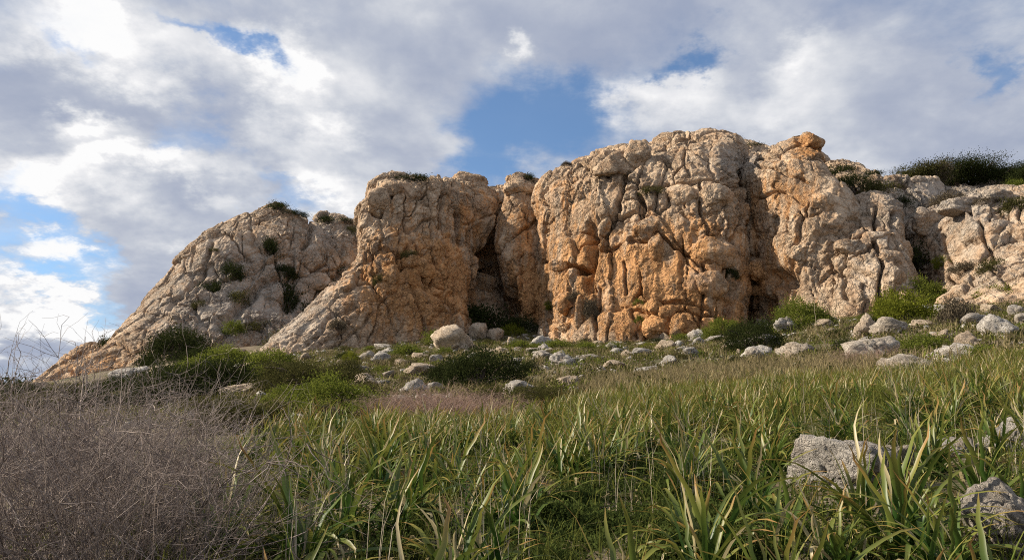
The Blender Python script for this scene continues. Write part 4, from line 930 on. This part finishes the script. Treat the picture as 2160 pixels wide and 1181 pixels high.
ORD = 'first second third fourth fifth sixth seventh eighth ninth tenth eleventh twelfth thirteenth fourteenth fifteenth sixteenth seventeenth eighteenth nineteenth twentieth twenty-first twenty-second twenty-third twenty-fourth twenty-fifth'.split()
BANDS = [(0, 4.4, 'the front row at the bottom edge'), (4.4, 5.5, 'the second row from the front'), (5.5, 6.6, 'the third row from the front'), (6.6, 7.5, 'the fourth row from the front'), (7.5, 99, 'the fifth row from the front')]
for lo_, hi_, said in BANDS:
    row = sorted((i for i, q in enumerate(plants) if q[3] is None and lo_ <= q[1] < hi_), key=lambda i: plants[i][0] / plants[i][1])
    for n_, i in enumerate(row):
        plants[i] = (*plants[i][:3], f'{ORD[n_]} green squill clump from the left in {said}', *plants[i][4:], True)
plants = [q if len(q) == 7 else (*q, False) for q in plants]
for x, y, z, label, sc, nl, plain in plants:
    r = np.random.default_rng(int(abs(x * 1000 + y * 77)) + 5)
    e = link('squill_plant', None, None, (x, y, z))
    px = proj(np.array([x, y, z]))[0]
    tag(e, label, 'plant', 'nearest squill plants')
    for q in range(nl):
        a = r.uniform(0, 6.28)
        lf = bpy.data.objects.new('leaf', LEAFM[pick(r, False)])
        COL.objects.link(lf); lf.parent = e
        lf.location = (r.normal() * .035, r.normal() * .035, -.03)
        lf.rotation_euler = (r.normal() * .06, r.normal() * .06, a)
        s_ = sc * r.uniform(.75, 1.15); lf.scale = (s_, s_, s_)
MIDM = []
for k in range(12):
    V, F, al, dr = joined_plant(200 + k, 36, 1.0, True)
    MIDM.append(mesh_from('squill_plant', V, F, M_SQUILL, {'along': al, 'dry': dr}))
for x, y, z, px, py in scatter(210, FIELD, 8.2, 13.2, 22):
    s_ = rng.uniform(.7, 1.0)
    o = link('squill_plant', MIDM[rng.integers(12)], None, (x, y, z), (0, 0, rng.uniform(0, 6.28)), s_)
    tag(o, f'upright yellow-green squill clump in the middle rows of the field, {side_of(px)} part', 'plant', f'squill plants of the middle rows, {side_of(px)}')
FARV = [joined_plant(300 + k, 20, .95, True, 3) for k in range(8)]
Vs, Fs, A_, D_, o_ = [], [], [], [], 0
for x, y, z, px, py in scatter(820, FIELD, 13.2, 34, 23):
    V, F, al, dr = FARV[rng.integers(8)]
    a = rng.uniform(0, 6.28); ca, sa = math.cos(a), math.sin(a); sc = rng.uniform(.6, .9)
    Vs.append(np.stack([V[:, 0] * ca - V[:, 1] * sa, V[:, 0] * sa + V[:, 1] * ca, V[:, 2]], -1) * sc + np.array([x, y, z])); Fs.append(F + o_); o_ += len(V); A_.append(al); D_.append(np.clip(dr + .14, 0, 1))
far = link('far_squill', mesh_from('far_squill', np.concatenate(Vs), np.concatenate(Fs), M_SQUILL, {'along': np.concatenate(A_), 'dry': np.concatenate(D_)}))
tag(far, 'yellowing squill leaves massed along the far edge of the field', 'plants', kind='stuff')

# ------------------------------------------------------------------ grasses and low cover (uncountable)
def blades(B, h, wd, lean, r, tint, name, mat, label, cat):
    n = len(B)
    a = r.uniform(0, 6.28, n); d = np.stack([np.cos(a), np.sin(a), 0 * a], -1)
    sd = np.stack([-np.sin(a), np.cos(a), 0 * a], -1) * (wd / 2)[:, None]
    up = np.array([0, 0, 1.0])
    m_ = B + d * (h * lean * .3)[:, None] + up * (h * .6)[:, None]
    tp = B + d * (h * lean)[:, None] + up * (h * (1 - lean * .25))[:, None]
    V = np.stack([B - sd, B + sd, m_ + sd * .75, m_ - sd * .75, tp + sd * .12, tp - sd * .12], 1).reshape(-1, 3)
    i = np.arange(n)[:, None] * 6
    F = np.concatenate([i + np.array([0, 1, 2, 3]), i + np.array([3, 2, 4, 5])])
    o = link(name, mesh_from(name, V, F, ML[mat], {'tint': np.repeat(tint, 6)}, False))
    return tag(o, label, cat, kind='stuff')
def tufts(n, per, poly, lo, hi, seed, rad):
    S_ = scatter(n, poly, lo, hi, seed); r = np.random.default_rng(seed)
    B = np.repeat(S_[:, :3], per, 0); rr = np.repeat(rad * r.uniform(.5, 1.3, n), per)
    B[:, :2] += r.normal(size=(len(B), 2)) * rr[:, None] * .5
    B[:, 2] = ground_z(B[:, 0], B[:, 1]) - .01
    return B, r, np.repeat(r.uniform(0, 1, n), per)
GRASS = [(-60, 1400), (-60, 1150), (200, 1120), (380, 1050), (450, 930), (620, 900), (900, 890), (1130, 870), (1300, 830), (1700, 800), (2300, 740), (2500, 1400)]
B, r, tn = tufts(560, 22, GRASS, 2.8, 12, 31, .16)
blades(B, r.uniform(.10, .32, len(B)), r.uniform(.0035, .007, len(B)), r.uniform(.15, .9, len(B)), r, np.clip(tn * .6 + r.uniform(0, .4, len(B)), 0, 1), 'green_grass', 'grass', 'fine green grass filling the gaps between the squill plants', 'grass')
B, r, tn = tufts(1500, 18, FIELD, 10, 34, 32, .3)
blades(B, r.uniform(.18, .45, len(B)), r.uniform(.008, .016, len(B)), r.uniform(.1, .7, len(B)), r, np.clip(tn * .6 + r.uniform(0, .4, len(B)), 0, 1), 'field_grass', 'grass', 'yellow-green grass between the far squill plants', 'grass')
DRY = SLOPE + []
B, r, tn = tufts(4200, 16, DRY, 18, 118, 33, .5)
blades(B, r.uniform(.18, .6, len(B)) , r.uniform(.02, .045, len(B)), r.uniform(.2, .9, len(B)), r, np.clip(tn * .7 + r.uniform(0, .3, len(B)), 0, 1), 'dry_grass', 'straw', 'straw-coloured dry grass on the stony slope', 'grass')
B, r, tn = tufts(3800, 16, DRY, 16, 118, 34, .5)
blades(B, r.uniform(.12, .35, len(B)), r.uniform(.025, .05, len(B)), r.uniform(.2, .9, len(B)), r, np.clip(tn * .7 + r.uniform(0, .3, len(B)), 0, 1), 'slope_grass', 'grass', 'short green grass on the stony slope', 'grass')
B, r, tn = tufts(110, 7, FIELD, 3.6, 13, 37, .10)
blades(B, r.uniform(.35, .75, len(B)), r.uniform(.0025, .005, len(B)), r.uniform(.05, .6, len(B)), r, np.clip(tn * .5 + r.uniform(.2, .5, len(B)), 0, 1), 'dead_stems', 'straws', 'thin pale dead grass stems standing among the squill', 'grass')
B, r, tn = tufts(420, 8, FIELD, 3.2, 10, 38, .22)
blades(B, r.uniform(.05, .14, len(B)), r.uniform(.012, .03, len(B)), r.uniform(1.2, 2.6, len(B)), r, np.clip(tn * .5 + r.uniform(.1, .5, len(B)), 0, 1), 'dead_leaf_litter', 'straw', 'curled dead leaves lying between the squill plants', 'leaf litter')
EDGE = [(1200, 850), (1300, 800), (1550, 775), (1720, 765), (1850, 770), (1870, 800), (1700, 815), (1450, 830), (1300, 850)]
B, r, tn = tufts(500, 22, EDGE, 14, 44, 36, .35)
blades(B, r.uniform(.25, .6, len(B)), r.uniform(.012, .025, len(B)), r.uniform(.1, .7, len(B)), r, np.clip(tn * .7 + r.uniform(0, .3, len(B)), 0, 1), 'edge_grass', 'straw', 'tall dry grass along the upper edge of the squill field', 'grass')
ROSE = [(800, 895), (830, 850), (900, 838), (990, 845), (1040, 875), (1010, 900)]
# low leafy cover
COVER = [(1050, 1400), (1040, 1130), (1180, 1050), (1260, 960), (1460, 960), (1560, 1050), (1700, 1080), (1600, 1400)]
def cover(n, per, poly, lo, hi, seed, rad, hgt, leaf, name, label, mat='cover'):
    S_ = scatter(n, poly, lo, hi, seed); r = np.random.default_rng(seed)
    B = np.repeat(S_[:, :3], per, 0); off = unit(r.normal(size=B.shape)) * (r.random(len(B)) ** .4)[:, None] * np.array([rad, rad, hgt])
    B = B + off; B[:, 2] = ground_z(B[:, 0], B[:, 1]) + np.abs(off[:, 2])
    D = unit(off / np.array([rad, rad, hgt]) * .6 + r.normal(size=off.shape) * .6 + np.array([0, 0, .5]))
    V, F = leaf_cards(B, D, leaf * r.uniform(.6, 1.3, len(B)), leaf * .55 * r.uniform(.7, 1.2, len(B)), r)
    o = link(name, mesh_from(name, V, F, ML[mat], {'tint': np.repeat(np.clip(np.repeat(r.uniform(0, .5, n), per) + r.uniform(0, .5, len(B)), 0, 1), 4)}, False))
    return tag(o, label, 'plants', kind='stuff')
cover(90, 120, COVER, 3.0, 9.5, 41, .20, .14, .028, 'leafy_ground_cover', 'small-leaved ground cover in the gap between the squill clumps')
cover(330, 60, GRASS, 2.8, 11, 42, .22, .14, .030, 'field_ground_cover', 'low leafy plants under the squill')
cover(3600, 26, SLOPE, 15, 100, 45, .55, .38, .13, 'low_scrub', 'low grey-green scrub covering the slope between stones and bushes', 'olive')
cover(1500, 26, SLOPE, 15, 100, 46, .5, .32, .13, 'slope_herbs', 'low fresh green herbs on the slope between stones and bushes', 'bright')
for x, y, z, px, py in scatter(64, COVER, 3.2, 9.5, 43):
    s_ = rng.uniform(.14, .30)
    bush_at((x, y, z - .03), s_, s_, s_ * rng.uniform(.7, 1.1), 'low', 'low small-leaved green cushion in the gap between the nearest squill clumps', 'plant', 'cushions in the squill gap', 'leafy_cushion', stems=False)
for x, y, z, px, py in scatter(120, GRASS, 3.2, 10, 44):
    s_ = rng.uniform(.12, .24)
    bush_at((x, y, z - .03), s_, s_, s_ * rng.uniform(.7, 1.1), 'low', 'low small-leaved green cushion growing under the squill leaves', 'plant', 'cushions under the squill', 'leafy_cushion', stems=False)

# ------------------------------------------------------------------ dry twig bushes at the left
def twig_bush(seed, n, R_, H_):
    r = np.random.default_rng(seed); L, tint = [], []
    def grow(p0, d0, ln, rad, depth):
        k = 5 if depth == 0 else (4 if depth == 1 else 3)
        pts = [p0]; d = d0
        for _ in range(k):
            d = unit(d + r.normal(size=3) * (.16 if depth == 0 else .30) + np.array([0.05, 0, .02]))
            pts.append(pts[-1] + d * ln / k)
        pts = np.array(pts); L.append((pts, np.linspace(rad, rad * .45, len(pts)))); tint.append((len(pts), r.random() ** 2 * .9 + (.3 if r.random() < .06 else 0)))
        if depth < 2:
            for _ in range(6 if depth == 0 else 3):
                q = r.integers(1, len(pts)); dd = unit(d + r.normal(size=3) * .75)
                grow(pts[q], dd, ln * r.uniform(.28, .5), rad * .62, depth + 1)
    for _ in range(n):
        a = r.uniform(0, 6.28); rr = R_ * .55 * math.sqrt(r.random())
        th = r.uniform(0, .95) ** .8
        d = np.array([math.cos(a) * math.sin(th), math.sin(a) * math.sin(th), math.cos(th)])
        grow(np.array([math.cos(a) * rr, math.sin(a) * rr, -.05]), d, H_ * r.uniform(.6, 1.0), (r.uniform(.005, .008) if r.random() < .14 else r.uniform(.0022, .0038)), 0)
    V, F = tubes(L, 3)
    tn = np.concatenate([np.full(k * 3, v) for k, v in tint])
    return mesh_from('twig', V, F, ML['twig'], {'tint': np.clip(tn, 0, 1)})
TW = [twig_bush(61 + k, 90, .85, 1.15) for k in range(3)]
for k, (px, py, sc, label) in enumerate([
    (60, 1100, 1.0, 'grey-brown dry twig bush at the left edge of the picture'), (210, 1075, 1.1, 'tallest grey-brown dry twig bush under the reddish outcrop'), (315, 1110, .72, 'dry twig bush thinning out towards the green grass'), (120, 1230, .85, 'dry twig bush in the lower left corner'), (270, 1240, .75, 'dry twig bush at the bottom edge beside the green grass'),
    (-60, 1210, .9, 'dry twig bush cut by the left edge near the bottom'), (150, 1010, .8, 'dry twig bush at the back, against the reddish outcrop'), (0, 1010, .6, 'dry twig bush at the back at the left edge'), (280, 1000, .62, 'dry twig bush at the back, below the dark bushes'), (370, 1190, .45, 'small dry twig bush mixed with green grass'), (390, 1040, .45, 'sparse dry twig bush beside the dark olive bush')]):
    g = hit(px, min(py, 1300))[0]
    e = link('dry_bush', None, None, g, (0, 0, rng.uniform(0, 6.28)))
    tag(e, label, 'bush', 'dry twig bushes')
    link('twig', TW[k % 3], e, scl=(sc, sc, sc * rng.uniform(.9, 1.05)))
TWR = []
for k in range(2):
    me = TW[k].copy(); me.materials[0] = ML['rosetwig']; TWR.append(me)
for k, (px, py, sc, label) in enumerate([(850, 892, 1.0, 'rosy dead bush at the left of the reddish patch above the squill'), (905, 888, 1.15, 'rosy dead bush in the middle of the reddish patch above the squill'), (960, 890, 1.1, 'rosy dead bush right of the middle of the reddish patch'), (1010, 888, .9, 'rosy dead bush at the right end of the reddish patch'), (880, 875, .9, 'rosy dead bush at the back of the reddish patch'), (940, 872, .9, 'rosy dead bush at the back right of the reddish patch'), (1830, 775, 1.0, 'straw-brown dead tuft in front of the square-faced slab')]):
    g = hit(px, py)[0]
    e = link('rosy_dry_bush', None, None, g, (0, 0, rng.uniform(0, 6.28))); tag(e, label, 'bush', 'rosy dead bushes')
    link('twig', TWR[k % 2], e, scl=(sc * 1.1, sc * 1.1, sc * .55))
# tall dead stalks
def stalk(px, py, ht_px, lean, label, forks=0, thick=.006):
    g = hit(px, py)[0]; k = np.linalg.norm(g - CAM) / FPX; H_ = ht_px * k
    r = np.random.default_rng(int(px)); tt = np.linspace(0, 1, 9)
    p_ = np.stack([lean * H_ * tt ** 1.3, 0 * tt, H_ * tt], -1) + r.normal(size=(9, 3)) * .008 * H_
    th = max(thick, .55 * k)
    e = link('dead_stalk', None, None, g); tag(e, label, 'stalk', 'dead stalks')
    V, F = tubes([(p_, np.linspace(th, th * .5, 9))], 5); link('stem', mesh_from('stem', V, F, ML['straws'], {'tint': np.full(len(V), .4)}), e)
    for f in range(forks):
        s_ = p_[4 + f % 4]; d = np.array([r.choice([-1, 1]) * r.uniform(.1, .25), 0, r.uniform(.15, .3)]) * H_
        q = np.stack([s_ + d * u_ for u_ in np.linspace(0, 1, 4)]); V, F = tubes([(q, np.linspace(th * .6, th * .3, 4))], 4)
        link('branch', mesh_from('branch', V, F, ML['straws'], {'tint': np.full(len(V), .4)}), e)
for a in [(515, 960, 150, .6, 'long thin dead stalk leaning right beside the dark olive bush'), (525, 985, 90, -.1, 'dark forked dead stalk at the edge of the grass', 2), (1005, 815, 90, -.12, 'tall pale dead stalk in front of the dark spreading bush'), (1022, 812, 80, -.1, 'second pale dead stalk in front of the dark spreading bush'), (1760, 775, 90, -.45, 'dark leaning dead stalk left of the square-faced slab', 3), (1722, 700, 60, .02, 'thin upright stalk in front of the rounded green bush'), (845, 880, 60, .0, 'dark dead stalk standing in the rosy grass'), (1690, 790, 110, -.15, 'thin dead stalk rising in front of the large white boulder')]:
    stalk(*a)
